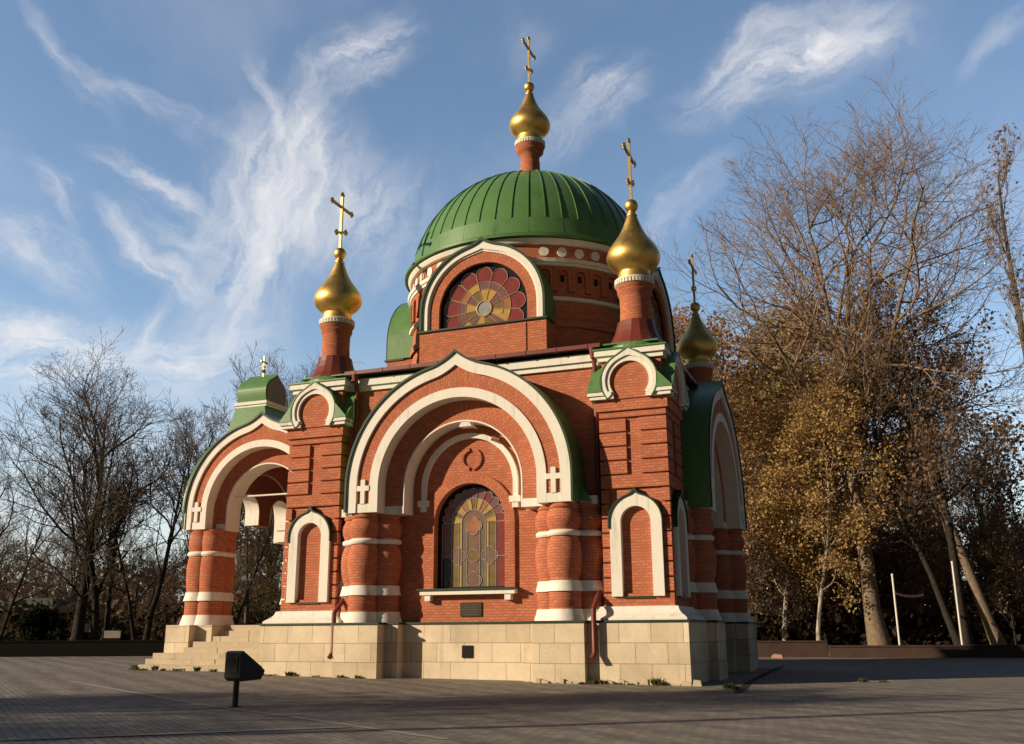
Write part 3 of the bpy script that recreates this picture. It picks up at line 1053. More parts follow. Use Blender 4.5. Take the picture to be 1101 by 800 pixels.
# --- turret with onion dome (origin at z of the turret foot)
def turret(parent, loc, skirt=True, neck0=0.45):
    """local z = 0 at the tower roof (7.10)"""
    mb = MB()
    q_ = 1.0 if skirt else 0.78
    mb.lathe([(0.385 * q_, 0.05), (0.375 * q_, neck0 + 0.3), (0.352 * q_, 1.1), (0.36 * q_, 1.36), (0.37 * q_ + (1 - q_) * 0.25, 1.45), (0.40, 1.50), (0.41, 1.56), (0.39, 1.58), (0.43, 1.64), (0.43, 1.69)], n=32, uref=0.39)
    nk = mb.build('turret_neck', B, parent, smooth=50, loc=loc)
    if skirt:
        sk = MB()
        sk.lathe([(0.68, 0.19), (0.67, 0.22), (0.575, 0.36), (0.50, 0.52), (0.455, 0.68), (0.43, 0.80), (0.38, 0.82)], n=16)
        sk.build('turret_skirt', M['redmetal'], nk)
        gb = MB()
        gb.lathe([(0.74, 0.03), (0.74, 0.10), (0.69, 0.15), (0.66, 0.20)], n=32)
        gb.build('turret_flashing', GR, nk)
    dr = MB()
    dr.lathe([(0.40, 1.79), (0.46, 1.80), (0.465, 1.83), (0.40, 1.86)], n=40)
    for i in range(36):
        a_ = 2 * math.pi * i / 36
        c, s = math.cos(a_), math.sin(a_)
        w = 0.024
        p0, p1 = 0.40, 0.462
        q = [(p1 * c + s * w, p1 * s - c * w), (p1 * c - s * w, p1 * s + c * w)]
        r_ = [(p0 * c + s * w, p0 * s - c * w), (p0 * c - s * w, p0 * s + c * w)]
        z0, z1 = 1.70, 1.80
        dr.face([(q[0][0], q[0][1], z0), (q[1][0], q[1][1], z0), (q[1][0], q[1][1], z1), (q[0][0], q[0][1], z1)])
        for j in (0, 1):
            f = [(r_[j][0], r_[j][1], z0), (q[j][0], q[j][1], z0), (q[j][0], q[j][1], z1), (r_[j][0], r_[j][1], z1)]
            dr.face(f if j == 0 else f[::-1])
        dr.face([(r_[0][0], r_[0][1], z0), (r_[1][0], r_[1][1], z0), (q[1][0], q[1][1], z0), (q[0][0], q[0][1], z0)])
    dr.lathe([(0.37, 1.66), (0.41, 1.68), (0.405, 1.80)], n=40)
    dr.build('dentil_ring', WH, nk)
    od = MB()
    prof = [(0.40, 1.86), (0.395, 1.90), (0.37, 1.98), (0.365, 2.02), (0.385, 2.06), (0.46, 2.12), (0.545, 2.20), (0.605, 2.29), (0.628, 2.38), (0.625, 2.46), (0.595, 2.56),
            (0.53, 2.68), (0.445, 2.80), (0.36, 2.92), (0.285, 3.05), (0.225, 3.18), (0.178, 3.31), (0.14, 3.42), (0.118, 3.475), (0.132, 3.48), (0.132, 3.50), (0.110, 3.505), (0.085, 3.60)]
    for i in range(9):
        a_ = -math.pi / 2 + math.pi * (i + 0.6) / 9.2
        prof.append((max(0.165 * math.cos(a_), 0.03), 3.75 + 0.165 * math.sin(a_)))
    od.lathe(prof, n=40)
    od.build('onion_dome', M['gold'], nk, smooth=50)
    cr = MB()
    hb = 0.032
    cr.box(-hb, hb, -hb, hb, 3.90, 5.44)
    L = 0.50
    cr.box(-hb * 0.9, hb * 0.9, -L, L, 5.06, 5.06 + 2 * hb)
    # slanted foot-rest
    for f in (0,):
        z0 = 4.34
        pts = [(-0.22, z0 - 0.09), (-0.22, z0 - 0.03), (0.22, z0 + 0.14), (0.22, z0 + 0.08)]
        n0 = len(cr.v)
        for sgn in (1,):
            fr = [(-hb * 0.9, p[0], p[1]) for p in pts]
            bk = [(hb * 0.9, p[0], p[1]) for p in pts]
            cr.face(fr)
            cr.face(bk[::-1])
            for i in range(4):
                j = (i + 1) % 4
                cr.face([fr[j], fr[i], bk[i], bk[j]])
    for (yy, zz) in ((-L, 5.092), (L, 5.092), (0, 5.46), (-0.23, 4.285), (0.23, 4.45)):
        for dy, dz in ((0.045, 0), (-0.045, 0), (0, 0.045), (0, -0.045)):
            ball = [(0.045 * math.cos(-math.pi / 2 + math.pi * i / 4), zz + dz + 0.045 * math.sin(-math.pi / 2 + math.pi * i / 4)) for i in range(5)]
            cr.lathe([(max(r_, 0.0), z_) for r_, z_ in ball], 0, yy + dy, 8)
    cr.build('gilded_cross', M['brass'], nk)
    return nk


tur = turret(church, (4.0, -4.0, 7.10))
for sx, sy in ((-1, -1), (1, 1), (-1, 1)):
    dup(tower, church, (4.0 * sx, 4.0 * sy, 0))
    dup(tur, church, (4.0 * sx, 4.0 * sy, 7.10))

# --- drum
mb = MB()
DR = 3.40
drum_prof = [(DR, 7.4), (DR, 9.12), (DR, 9.42), (DR - 0.0, 10.72)]
mb.lathe([(DR, 7.4), (DR, 8.46)], n=96, uref=DR)
mb.lathe([(DR + 0.07, 8.42), (DR + 0.07, 8.60), (DR, 8.66)], n=96, uref=DR)
mb.lathe([(DR, 8.66), (DR, 10.85)], n=96, uref=DR)
drum = mb.build('drum', B, church, smooth=30)
# arcade of small blind niches: brick pilasters and arches standing proud
ang = []
for q in range(4):
    for i in range(6):
        ang.append(q * 90 + 25.3 + 7.88 * i)
ar = MB()
def on_drum(local, aa, rad):
    """map local (u along arc in m, z) to the drum surface at angle aa (0 = south, positive to the east)"""
    t_ = R(aa) + local[0] / DR
    return (rad * math.sin(t_), -rad * math.cos(t_), local[1])
hw_ = DR * R(7.88) / 2
def drum_ring(mbx, inner, outer, aa, r0, r1):
    for i in range(len(inner) - 1):
        a_, b_, c_, d_ = inner[i], inner[i + 1], outer[i + 1], outer[i]
        mbx.face([on_drum(p, aa, r1) for p in (a_, b_, c_, d_)], [(0, a_[1]), (0, b_[1]), (.1, c_[1]), (.1, d_[1])])
        mbx.face([on_drum(b_, aa, r1), on_drum(a_, aa, r1), on_drum(a_, aa, r0), on_drum(b_, aa, r0)])
        mbx.face([on_drum(d_, aa, r1), on_drum(c_, aa, r1), on_drum(c_, aa, r0), on_drum(d_, aa, r0)])
for aa in (0.0,):
    inner = arch_curve(0.145, 9.78, 9.35, n=12)
    # rectangle outer
    outer = []
    for p in inner:
        if p[1] < 9.78:
            outer.append((math.copysign(hw_ - 0.003, p[0]), p[1]))
        else:
            d = max(abs(p[0]) / (hw_ - 0.003), (p[1] - 9.78) / 0.28)
            outer.append((p[0] / d, 9.78 + (p[1] - 9.78) / d))
    drum_ring(ar, inner, outer, aa, DR, DR + 0.07)
ni = ar.build('blind_niche', B, drum, rz=R(ang[0]))
nd = MB()
nd.face([on_drum(p, 0.0, DR + 0.012) for p in ((-0.05, 9.62), (0.05, 9.62), (0.05, 9.80), (-0.05, 9.80))])
sl_ = nd.build('drum_slit', M['dark'], drum, rz=R(ang[0]))
wb = MB()
pr = [on_drum((0.125 * math.cos(2 * math.pi * k / 20), 10.43 + 0.125 * math.sin(2 * math.pi * k / 20)), 0.0, DR + 0.04) for k in range(20)]
pi_ = [on_drum((0.125 * math.cos(2 * math.pi * k / 20), 10.43 + 0.125 * math.sin(2 * math.pi * k / 20)), 0.0, DR) for k in range(20)]
wb.face(pr)
for k in range(20):
    j = (k + 1) % 20
    wb.face([pi_[k], pi_[j], pr[j], pr[k]])
ds_ = wb.build('white_disc', WH, drum, rz=R(ang[0]))
for aa in ang[1:]:
    for o in (ni, sl_, ds_):
        dup(o, drum, (0, 0, 0), R(aa))
for pf_ in ([(DR, 9.10), (DR + 0.09, 9.11), (DR + 0.11, 9.17), (DR + 0.09, 9.20), (DR, 9.215)],
            [(DR, 10.02), (DR + 0.10, 10.03), (DR + 0.11, 10.09), (DR + 0.15, 10.11), (DR + 0.17, 10.20), (DR, 10.215)],
            [(DR, 10.62), (DR + 0.10, 10.63), (DR + 0.14, 10.69), (DR + 0.17, 10.74), (DR, 10.755)]):
    wb = MB()
    wb.lathe(pf_, n=96)
    wb.build('drum_cornice', WH, drum)

# --- dome
mb = MB()
prof = [(3.50, 10.76), (3.66, 10.77), (3.67, 10.83), (3.60, 10.87)]
N_R = 48
sph = []
for i in range(25):
    a_ = R(4) + R(86.0) * i / 24
    r_, z_ = 3.47 * math.cos(a_), 10.65 + 3.35 * math.sin(a_)
    sph.append((max(r_, 0.0), z_))
prof += sph
mb.lathe(prof, n=96)
# standing seams
def dome_r(a_):
    return 3.47 * math.cos(a_), 10.65 + 3.35 * math.sin(a_)
for k in range(N_R):
    th = 2 * math.pi * (k + 0.5) / N_R
    c, s = math.cos(th), math.sin(th)
    tx, ty = -s, c
    a_list = [R(13.0 + 69.0 * i / 14) for i in range(15)]
    if k % 2:
        a_list = [R(13.0 + 60.0 * i / 14) for i in range(15)]
    for a0_, a1_ in zip(a_list[:-1], a_list[1:]):
        (r0, z0), (r1, z1) = dome_r(a0_), dome_r(a1_)
        h_ = 0.026
        w = 0.009
        n0 = (math.cos(a0_), math.sin(a0_))
        n1 = (math.cos(a1_), math.sin(a1_))
        P = lambda r, z, nn, hh, sgn: ((r + nn[0] * hh) * c + tx * w * sgn, (r + nn[0] * hh) * s + ty * w * sgn, z + nn[1] * hh)
        A0, A1 = P(r0, z0, n0, -0.005, -1), P(r1, z1, n1, -0.005, -1)
        B0, B1 = P(r0, z0, n0, h_, -1), P(r1, z1, n1, h_, -1)
        C0, C1 = P(r0, z0, n0, h_, 1), P(r1, z1, n1, h_, 1)
        D0, D1 = P(r0, z0, n0, -0.005, 1), P(r1, z1, n1, -0.005, 1)
        mb.face([A0, A1, B1, B0]); mb.face([B0, B1, C1, C0]); mb.face([C0, C1, D1, D0])
for k in range(N_R // 2):
    # short seams of the lowest strip, flat lap of the strip's top edge
    th = 2 * math.pi * (k + 0.25) / (N_R // 2)
    c, s = math.cos(th), math.sin(th)
    (r0, z0), (r1, z1) = dome_r(R(5)), dome_r(R(12.5))
    w = 0.012
    q = [((r0 + .012) * c + s * w, (r0 + .012) * s - c * w, z0), ((r0 + .012) * c - s * w, (r0 + .012) * s + c * w, z0),
         ((r1 + .012) * c - s * w, (r1 + .012) * s + c * w, z1 + .003), ((r1 + .012) * c + s * w, (r1 + .012) * s - c * w, z1 + .003)]
    mb.face(q)
(r0, z0), (r1, z1) = dome_r(R(5.0)), dome_r(R(12.8))
mb.lathe([(r0 + 0.006, z0), (r1 + 0.014, z1), (r1 - 0.01, z1 + 0.01)], n=96)
dome = mb.build('dome', GR, church, smooth=25)
ctur = turret(church, (0, 0, 13.50), skirt=False, neck0=0.9)
mb = MB()
mb.lathe([(0.46, 0.42), (0.46, 0.50), (0.31, 0.54)], n=24)
mb.build('turret_flashing', M['redmetal'], ctur)

# --- drum dormers with rose windows
DY, DZ = -3.66, 8.93
mb = MB()
zb_ = 8.47
mb.ring(arch_curve(1.20, DZ, zb_, n=40), arch_curve(1.50, DZ, zb_, 0.10, n=40), DY, DY + 0.30)
mb.ring(arch_curve(1.26, DZ, zb_, n=40), arch_curve(1.60, DZ, zb_, 0.10, n=40), DY + 0.25, -2.55)
mb.box(-1.70, 1.72, -3.74, -2.5, 7.35, 8.40)
mb.box(-1.35, 1.2, -3.765, -3.7, 7.35, 8.36)
dormer = mb.build('dormer', B, church)
tr = MB()
tr.ring(arch_curve(1.50, DZ, zb_, 0.06, n=40), arch_curve(1.64, DZ, zb_, 0.13, n=40), DY - 0.07, DY + 0.2)
tr.ring(arch_curve(1.455, DZ, zb_, 0.05, n=40), arch_curve(1.50, DZ, zb_, 0.06, n=40), DY - 0.03, DY + 0.1)
tr.build('dormer_trim', WH, dormer)
rf = MB()
rf.ring(arch_curve(1.642, DZ, zb_, 0.13, n=40), arch_curve(1.70, DZ, zb_, 0.15, n=40), DY - 0.09, -2.6)
rf.build('dormer_roof', GR, dormer)
rf = MB()
rf.ring(arch_curve(1.642, DZ, zb_, 0.13, n=40), arch_curve(1.705, DZ, zb_, 0.155, n=40), DY - 0.12, DY - 0.092)  # added dark ring paints the shade along the dormer's rim
rf.box(-1.74, 1.76, -3.80, -3.2, 8.40, 8.445)
rf.build('shaded_roof_edge', M['edge'], dormer)


def rose(parent):
    y = DY + 0.12
    fr = MB()
    fr.ring(arch_curve(1.16, DZ, 8.47, n=40), arch_curve(1.202, DZ, 8.47, n=40), y - 0.03, y + 0.1)
    win = fr.build('rose_window', M['dark'], parent)
    bk = MB()
    bk.face([(p[0], y + 0.03, p[1]) for p in arch_curve(1.18, DZ, 8.46, n=40)])
    bk.build('backing_pane', M['g_dark'], win)
    g, ld = MB(), MB()
    zmin = 8.475
    cut = lambda pts: [(x_, max(z_, zmin)) for x_, z_ in pts]
    N = 13
    off = math.pi / 2 - math.pi / N
    for i in range(N):
        a0, a1 = off + 2 * math.pi * i / N, off + 2 * math.pi * (i + 1) / N
        am = (a0 + a1) / 2
        low_ = math.sin(am) < -0.80
        r0, rb = 0.20, 0.87
        hw = rb * math.tan((a1 - a0) / 2) * 1.03
        pts = [(r0 * math.cos(a0), DZ + r0 * math.sin(a0))]
        for k in range(11):
            th = am - math.pi / 2 + math.pi * k / 10
            pts.append((rb * math.cos(am) + hw * math.cos(th), DZ + rb * math.sin(am) + hw * 1.22 * math.sin(th) if False else DZ + rb * math.sin(am) + hw * math.sin(th)))
        pts.append((r0 * math.cos(a1), DZ + r0 * math.sin(a1)))
        # stretch the rounded ends outwards
        pts2 = []
        for x_, z_ in pts:
            rr = math.hypot(x_, z_ - DZ)
            f = 1.0 + max(0, rr - 0.85) * 0.12
            pts2.append((x_ * f, DZ + (z_ - DZ) * f))
        pts = cut(pts2)
        if max(z_ for x_, z_ in pts) > zmin + 0.02 and not low_:
            g.m = 0
            g.face([(x_, y + 0.02, z_) for x_, z_ in pts])
            ld.tube([(x_, y + 0.012, z_) for x_, z_ in pts], 0.010, 4)
        # inner coloured panes
        k = 5
        for rr0, rr1, mm in ((0.20, 0.52, [2, 3, 1][i % 3]), (0.52, 0.72, [1, 2, 4, 1][i % 4])):
            p = [(rr0 * math.cos(a0 + (a1 - a0) * j / k), DZ + rr0 * math.sin(a0 + (a1 - a0) * j / k)) for j in range(k + 1)]
            q = [(rr1 * math.cos(a0 + (a1 - a0) * j / k), DZ + rr1 * math.sin(a0 + (a1 - a0) * j / k)) for j in range(k + 1)]
            pp = cut(p + q[::-1])
            if max(z_ for x_, z_ in pp) < zmin + 0.01:
                continue
            g.m = mm
            g.face([(x_, y + 0.016 - 0.0008 * (i % 3), z_) for x_, z_ in pp])
    for rr in (0.52, 0.72):
        arc = [(rr * math.cos(a_), DZ + rr * math.sin(a_)) for a_ in [R(-22 + 224 * j / 40) for j in range(41)]]
        ld.tube([(x_, y + 0.010, max(z_, zmin)) for x_, z_ in arc], 0.009, 4)
    g.m = 5
    g.face([(0.20 * math.cos(2 * math.pi * j / 24), y + 0.008, DZ + 0.20 * math.sin(2 * math.pi * j / 24)) for j in range(24)])
    ld.tube([(0.20 * math.cos(2 * math.pi * j / 24), y + 0.004, DZ + 0.20 * math.sin(2 * math.pi * j / 24)) for j in range(24)], 0.022, 5, closed=True)
    g.build('stained_glass', [M['g_red'], M['g_purple'], M['g_yellow'], M['g_olive'], M['g_orange'], M['g_grey']], win)
    ld.build('window_leading', M['leadgold'], win)
    return win


rw = rose(church)
for k in (1, 2, 3):
    dup(dormer, church, (0, 0, 0), k * math.pi / 2)
    dup(rw, church, (0, 0, 0), k * math.pi / 2)

# --- west porch
PX, PYH = -7.13, 2.62          # centre, half length in y
PK = 2.38 / 2.74
PZB, PZC = 3.86, 4.38
for sgn in (1, -1):
    o = archway(church, k=PK, y0=-PYH, d1=0.34, yb=-PYH + 0.95, zb=PZB, zc=PZC, soffit=True, name='porch_archway')
    o.location = (PX, 0, 0)
    if sgn < 0:
        o.rotation_euler = (0, 0, math.pi)
WKx = -9.62
ow = archway(church, k=0.93, y0=WKx, d1=0.34, yb=WKx + 0.9, zb=PZB, zc=PZC, soffit=True, name='porch_archway')
ow.rotation_euler = (0, 0, -math.pi / 2)
# twin arch with hanging pendant inside the west opening
mb = MB()
rr = 1.45 * 0.93
lin = []
r1_ = 0.50
for s in (-1, 1):
    c0 = s * 0.80
    lo = [(c0 + x_, z_) for x_, z_ in arch_curve(0.52, 4.55, 4.20, n=16)]
    hi = []
    for x_, z_ in lo:
        xh = s * (abs(x_) - 0.28) / 1.04 * 1.36
        zz = PZC + math.sqrt(max(rr * rr - xh * xh, 0.05)) - 0.02
        if z_ < 4.3:
            zz = z_
        hi.append((xh, max(zz, z_)))
    mb.ring(lo, hi, WKx + 0.38, WKx + 0.86)
    lo2 = [(c0 + x_, z_) for x_, z_ in arch_curve(0.50, 4.55, 4.195, n=16)]
    lin.append((lo2, [(c0 + x_, z_) for x_, z_ in arch_curve(0.522, 4.55, 4.195, n=16)]))
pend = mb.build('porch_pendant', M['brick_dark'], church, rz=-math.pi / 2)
for a_, b_ in lin:
    q = MB()
    q.ring(a_, b_, WKx + 0.372, WKx + 0.868)
    q.build('pendant_soffit', WH, pend)

# roof and vault of the porch: two crossing ogee barrels
def prof_z(rad, t, tip, c):
    x_ = abs(t)
    z_ = PZC + math.sqrt(max(rad * rad - x_ * x_, 0))
    if x_ < 0.24 * rad:
        z_ += tip * (1 - x_ / (0.24 * rad)) ** 2.0
    return max(z_, PZB)


def crossing(mb, ra, rb_, tipa, tipb, x0, x1, y0, y1, dz, flip=False):
    xs = sorted(set([x0, x1] + [PX + ra * math.sin(R(-90 + 4 * i)) for i in range(46) if x0 < PX + ra * math.sin(R(-90 + 4 * i)) < x1]))
    ys = sorted(set([y0, y1] + [rb_ * math.sin(R(-90 + 4 * i)) for i in range(46) if y0 < rb_ * math.sin(R(-90 + 4 * i)) < y1]))
    h = lambda x_, y_: max(prof_z(ra, x_ - PX, tipa, 0), prof_z(rb_, y_, tipb, 0)) + dz
    for i in range(len(xs) - 1):
        for j in range(len(ys) - 1):
            q = [(xs[i], ys[j]), (xs[i + 1], ys[j]), (xs[i + 1], ys[j + 1]), (xs[i], ys[j + 1])]
            q = [(x_, y_, h(x_, y_)) for x_, y_ in q]
            mb.face(q[::-1] if flip else q)


mb = MB()
crossing(mb, 2.74 * PK + 0.05, 2.74 * 0.93 + 0.05, 0.27, 0.27, WKx - 0.09, -4.40, -PYH - 0.09, PYH + 0.09, 0.0)
proof = mb.build('porch_roof', GR, church)
mb = MB()
crossing(mb, 2.45 * PK, 2.45 * 0.93, 0.0, 0.0, WKx + 0.1, -4.40, -PYH + 0.1, PYH - 0.1, -0.05, True)
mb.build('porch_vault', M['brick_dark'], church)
# green edges over the white bands, coloured dark to stand for shade
rf = MB()
rf.ring([(x_ + PX, z_) for x_, z_ in arch_curve(2.385, PZC, PZB + 0.02, 0.235, n=72)], [(x_ + PX, z_) for x_, z_ in arch_curve(2.43, PZC, PZB + 0.02, 0.27, n=72)], -PYH - 0.11, -PYH - 0.08)
rf.build('porch_roof_edge', M['edge'], proof)
# piers of the porch
PL = [(0, 0)]
def porch_pier(sy):
    x0, y0 = -9.03, sy * 2.16
    if sy > 0:
        x0, y0 = x0 + 0.30, y0 + 0.10
    lobes = [(x0 - 0.12, y0 + sy * 0.10, 0.37), (x0 + 0.24, y0 + sy * 0.07, 0.36), (x0 - 0.14, y0 - sy * 0.36, 0.35), (x0 + 0.22, y0 - sy * 0.36, 0.35)]
    return pier(church, lobes, zb=1.27, zt=PZB, name='porch_pier', bulge=0.45)
porch_pier(-1)
porch_pier(1)
# pedestal under each porch pier, floor and flight of steps
mb = MB()
for sy in (-1, 1):
    ya, yb_ = sorted((sy * 3.0, sy * 1.5))
    mb.box(-9.58, -8.80, ya, yb_, -0.2, 1.27)
    ya, yb_ = sorted((sy * 2.72, sy * 1.5))
    mb.box(-8.80, -8.28, ya, yb_, -0.2, 1.268)
mb.box(-9.52, -4.45, -1.9, 1.9, -0.2, 1.262)
mb.build('porch_plinth', M['stone'], church)
mb = MB()
rnd = random.Random(8)
nst = 8
z0 = 0.13
rise = (1.262 - z0) / nst
for i in range(nst):
    yf = -1.95 - 0.245 * (nst - i)
    zt_ = z0 + rise * (i + 1) - 0.004
    xl = -8.79 if i >= 3 else -9.56 - 0.02 * (3 - i)
    yb_ = -1.9 + 0.001 * i
    # separate stones along each step
    x_ = xl
    xe = -4.98 if yf < -4.0 else -4.80
    while x_ < xe - 0.01:
        w = min(rnd.uniform(0.7, 1.1), xe - x_)
        if xe - (x_ + w) < 0.3:
            w = xe - x_
        j = rnd.uniform(-0.012, 0.012)
        mb.box(x_ + 0.004, x_ + w - 0.004, yf + j, yf + 0.36 if (i < nst - 1 and i >= 3) else -2.99 if i < 3 and x_ < -8.8 else yf + 0.36, max(zt_ - rise - 0.03, -0.2), zt_ + j * 0.5)
        x_ += w
mb.box(-8.78, -4.82, -3.7, -1.9, -0.2, 0.30)
steps = mb.build('entrance_steps', M['step'], church)
# tie rod
mb = MB()
mb.tube([(PX - 1.3, -2.05, 4.80), (PX + 1.6, -2.05, 4.80)], 0.025, 6)
mb.build('tie_rod', WH, church)

# --- small barrel-roofed icon case above the west arch, with a cross
def ogee_prof(hw, h, n=16):
    """keel shaped profile, counter-clockwise from lower left over the point to the lower right"""
    left = []
    for i in range(n + 1):
        t_ = i / n
        if t_ < 0.62:
            a_ = t_ / 0.62 * R(75)
            x_ = hw * (0.90 + 0.10 * math.sin(a_ * 2.0)) if t_ < 0.3 else hw * (0.995 * math.cos((t_ - 0.3) / 0.32 * R(48)))
            z_ = h * 0.72 * t_ / 0.62
        else:
            u = (t_ - 0.62) / 0.38
            x_ = hw * 0.667 * (1 - u) ** 1.5
            z_ = h * (0.72 + 0.28 * u)
        left.append((-x_, z_))
    return left + [(-x_, z_) for x_, z_ in left[:-1][::-1]]


kx0, kx1, kz = -9.66, -8.60, 7.60
mb = MB()
pf = ogee_prof(0.56, 0.98)
pts = [(y_, z_ + 8.0) for y_, z_ in pf]
# built in the rotated frame: local x = world y (after -90 deg: world x = y_local, world y = -x_local)
mb.poly_extrude(pts[::-1], kx0, kx1)
case = mb.build('icon_case', GR, church, rz=-math.pi / 2)
mb = MB()
pg = ogee_prof(0.50, 0.90)
mb.poly_extrude([(y_, z_ + 8.03) for y_, z_ in pg][::-1], kx1 + 0.002, kx1 + 0.03)
mb.build('case_panel', M['grey'], case)
mb = MB()
mb.poly_extrude([(y_, z_ + 8.03) for y_, z_ in pg][::-1], kx0 - 0.03, kx0 - 0.002)
mb.build('case_panel', M['grey'], case)
mb = MB()
mb.box(-0.56, 0.56, kx0 - 0.03, kx1 + 0.05, 7.83, 7.90)
mb.box(-0.60, 0.60, kx0 - 0.06, kx1 + 0.08, 7.90, 7.995)
mb.build('case_cornice', WH, case)
mb = MB()
q0 = [(-0.56, kx0), (0.56, kx0), (0.56, kx1), (-0.56, kx1)]
q1 = [(-0.85, kx0 - 0.15), (0.85, kx0 - 0.15), (0.85, kx1 + 0.35), (-0.85, kx1 + 0.35)]
for i in range(4):
    j = (i + 1) % 4
    mb.face([(q1[i][0], q1[i][1], 6.75), (q1[j][0], q1[j][1], 6.75), (q0[j][0], q0[j][1], 7.83), (q0[i][0], q0[i][1], 7.83)])
mb.build('case_base', GR, case)
mb = MB()
cx_ = (kx0 + kx1) / 2
mb.box(-0.022, 0.022, cx_ - 0.022, cx_ + 0.022, 8.9, 9.62)
mb.box(-0.17, 0.17, cx_ - 0.02, cx_ + 0.02, 9.40, 9.445)
mb.box(-0.085, 0.085, cx_ - 0.02, cx_ + 0.02, 9.25, 9.285)
mb.lathe([(0.0, 9.05), (0.06, 9.07), (0.085, 9.12), (0.06, 9.17), (0.0, 9.19)], 0, cx_, 12)
mb.build('gilded_cross', M['brass'], case)

# --- drainpipes
def drainpipe(xs, side):
    mb = MB()
    y = -YW - 0.10
    yo = -5.06 - 0.12
    x0 = xs
    mb.tube([(x0, -YW - 0.26, 7.22), (x0, -YW - 0.22, 7.05), (x0, y - 0.05, 6.85), (x0, y - 0.03, 6.0), (x0, y - 0.03, 2.10), (x0 + side * 0.0, y - 0.1, 1.95), (x0 + side * 0.02, yo, 1.48), (x0 + side * 0.02, yo, 1.34), (x0 + side * 0.02, yo, 0.62), (x0 + side * 0.0, yo - 0.10, 0.50)], 0.055, 10)
    mb.tube([(x0, -YW - 0.26, 7.24), (x0, -YW - 0.26, 7.0)], [0.10, 0.06], 10)
    return mb.build('drainpipe', M['redmetal'], church, smooth=40)


drainpipe(3.12, 1)
drainpipe(-3.02, 1)
mb = MB()
mb.tube([(-9.55, -2.1, 3.8), (-9.55, -2.2, 1.6), (-9.66, -2.4, 1.35), (-9.66, -2.4, 0.4)], 0.05, 8)
mb.build('drainpipe', M['redmetal'], church, smooth=40)

# --- plaque, lamp under the arch
mb = MB()
mb.box(-0.22, 0.30, -YW - 0.03, -YW - 0.001, 1.38, 1.69)
pq = mb.build('wall_plaque', M['bronze'], church)
mb = MB()
for i in range(5):
    w = 0.2 - 0.03 * (i % 2)
    mb.box(0.04 - w, 0.04 + w, -YW - 0.036, -YW - 0.0305, 1.63 - i * 0.052 - 0.008, 1.63 - i * 0.052 + 0.008)
mb.build('plaque_lettering', plain_mat('worn_bronze', (0.09, 0.07, 0.04), 0.5, metallic=0.4), pq)
mb = MB()
mb.poly_extrude([(0.02, 5.58), (0.34, 5.58), (0.28, 5.68), (0.08, 5.68)], -5.08, -4.86)
mb.box(0.16, 0.20, -4.90, -YW, 5.64, 5.68)
lamp = mb.build('arch_floodlight', M['white'], church)

# ------------------------------------------------------------------ helpers that place things by bearing and distance from the square
def at(px, depth):
    """point on the ground along the bearing of image column px (1101 wide) at a distance measured along the horizontal view axis"""
    x_ = (px - 550.5) / 1031.8 * 1.0
    # use the bearing at the horizon
    fx, fy = math.sin(YAW), math.cos(YAW)
    rx, ry = math.cos(YAW), -math.sin(YAW)
    k = x_ * depth * math.cos(PITCH)
    X, Y = CP.x + fx * depth + rx * k, CP.y + fy * depth + ry * k
    return X, Y


# ------------------------------------------------------------------ ground floodlight in front
fx_, fy_ = 0.15, -12.87
fl = empty('ground_floodlight', (fx_, fy_, gz(fx_, fy_)))
tag(fl, 'black wedge-shaped floodlight on a short post standing on the paving', 'floodlight')
mb = MB()
# local: profile in YZ extruded in X -> build with poly_extrude (x,z) extruded in y, then rotated by 90 deg
prof = [(0.0, 0.39), (0.06, 0.345), (0.40, 0.36), (0.47, 0.475), (0.445, 0.50), (0.04, 0.755), (0.0, 0.73)]
mb.poly_extrude(prof, -0.155, 0.155)
hb = mb.build('housing', M['black'], fl, rz=R(78), loc=(-0.0, -0.12, 0))
mb = MB()
mb.poly_extrude([(0.065, 0.748), (0.43, 0.518), (0.436, 0.527), (0.071, 0.757)], -0.13, 0.13)
mb.build('lens', M['g_dark'], hb)
mb = MB()
mb.poly_extrude([(-0.012, 0.46), (0.0, 0.46), (0.0, 0.68), (-0.012, 0.68)], -0.115, 0.115)
mb.build('access_cover', M['black'], hb)
for yy in (-0.095, 0.095):
    for zz in (0.48, 0.66):
        mb = MB()
        mb.poly_extrude([(-0.02, zz - 0.009), (-0.011, zz - 0.009), (-0.011, zz + 0.009), (-0.02, zz + 0.009)], yy - 0.009, yy + 0.009)
        mb.build('cover_screw', M['grey'], hb)
mb = MB()
mb.lathe([(0.09, 0.0), (0.09, 0.012), (0.042, 0.014), (0.042, 0.40)], n=16)
mb.build('post', M['black'], fl)

# ------------------------------------------------------------------ low walls behind the square
def low_wall(name, p0, p1, h, mat, label, th=0.35, coping=None):
    (ax, ay), (bx_, by_) = p0, p1
    l = math.hypot(bx_ - ax, by_ - ay)
    a_ = math.atan2(by_ - ay, bx_ - ax)
    mb = MB()
    z0 = gz(ax, ay)
    mb.box(0, l, -th / 2, th / 2, -0.3, h - 0.06)
    o = empty(name, (ax, ay, z0), a_)
    mb.build('wall_face', mat, o)
    mb = MB()
    x_ = 0
    while x_ < l:
        w = min(1.2, l - x_)
        mb.box(x_ + 0.006, x_ + w - 0.006, -th / 2 - 0.03, th / 2 + 0.03, h - 0.058, h)
        x_ += w
    mb.build('coping', coping or mat, o)
    tag(o, label, 'wall')
    return o


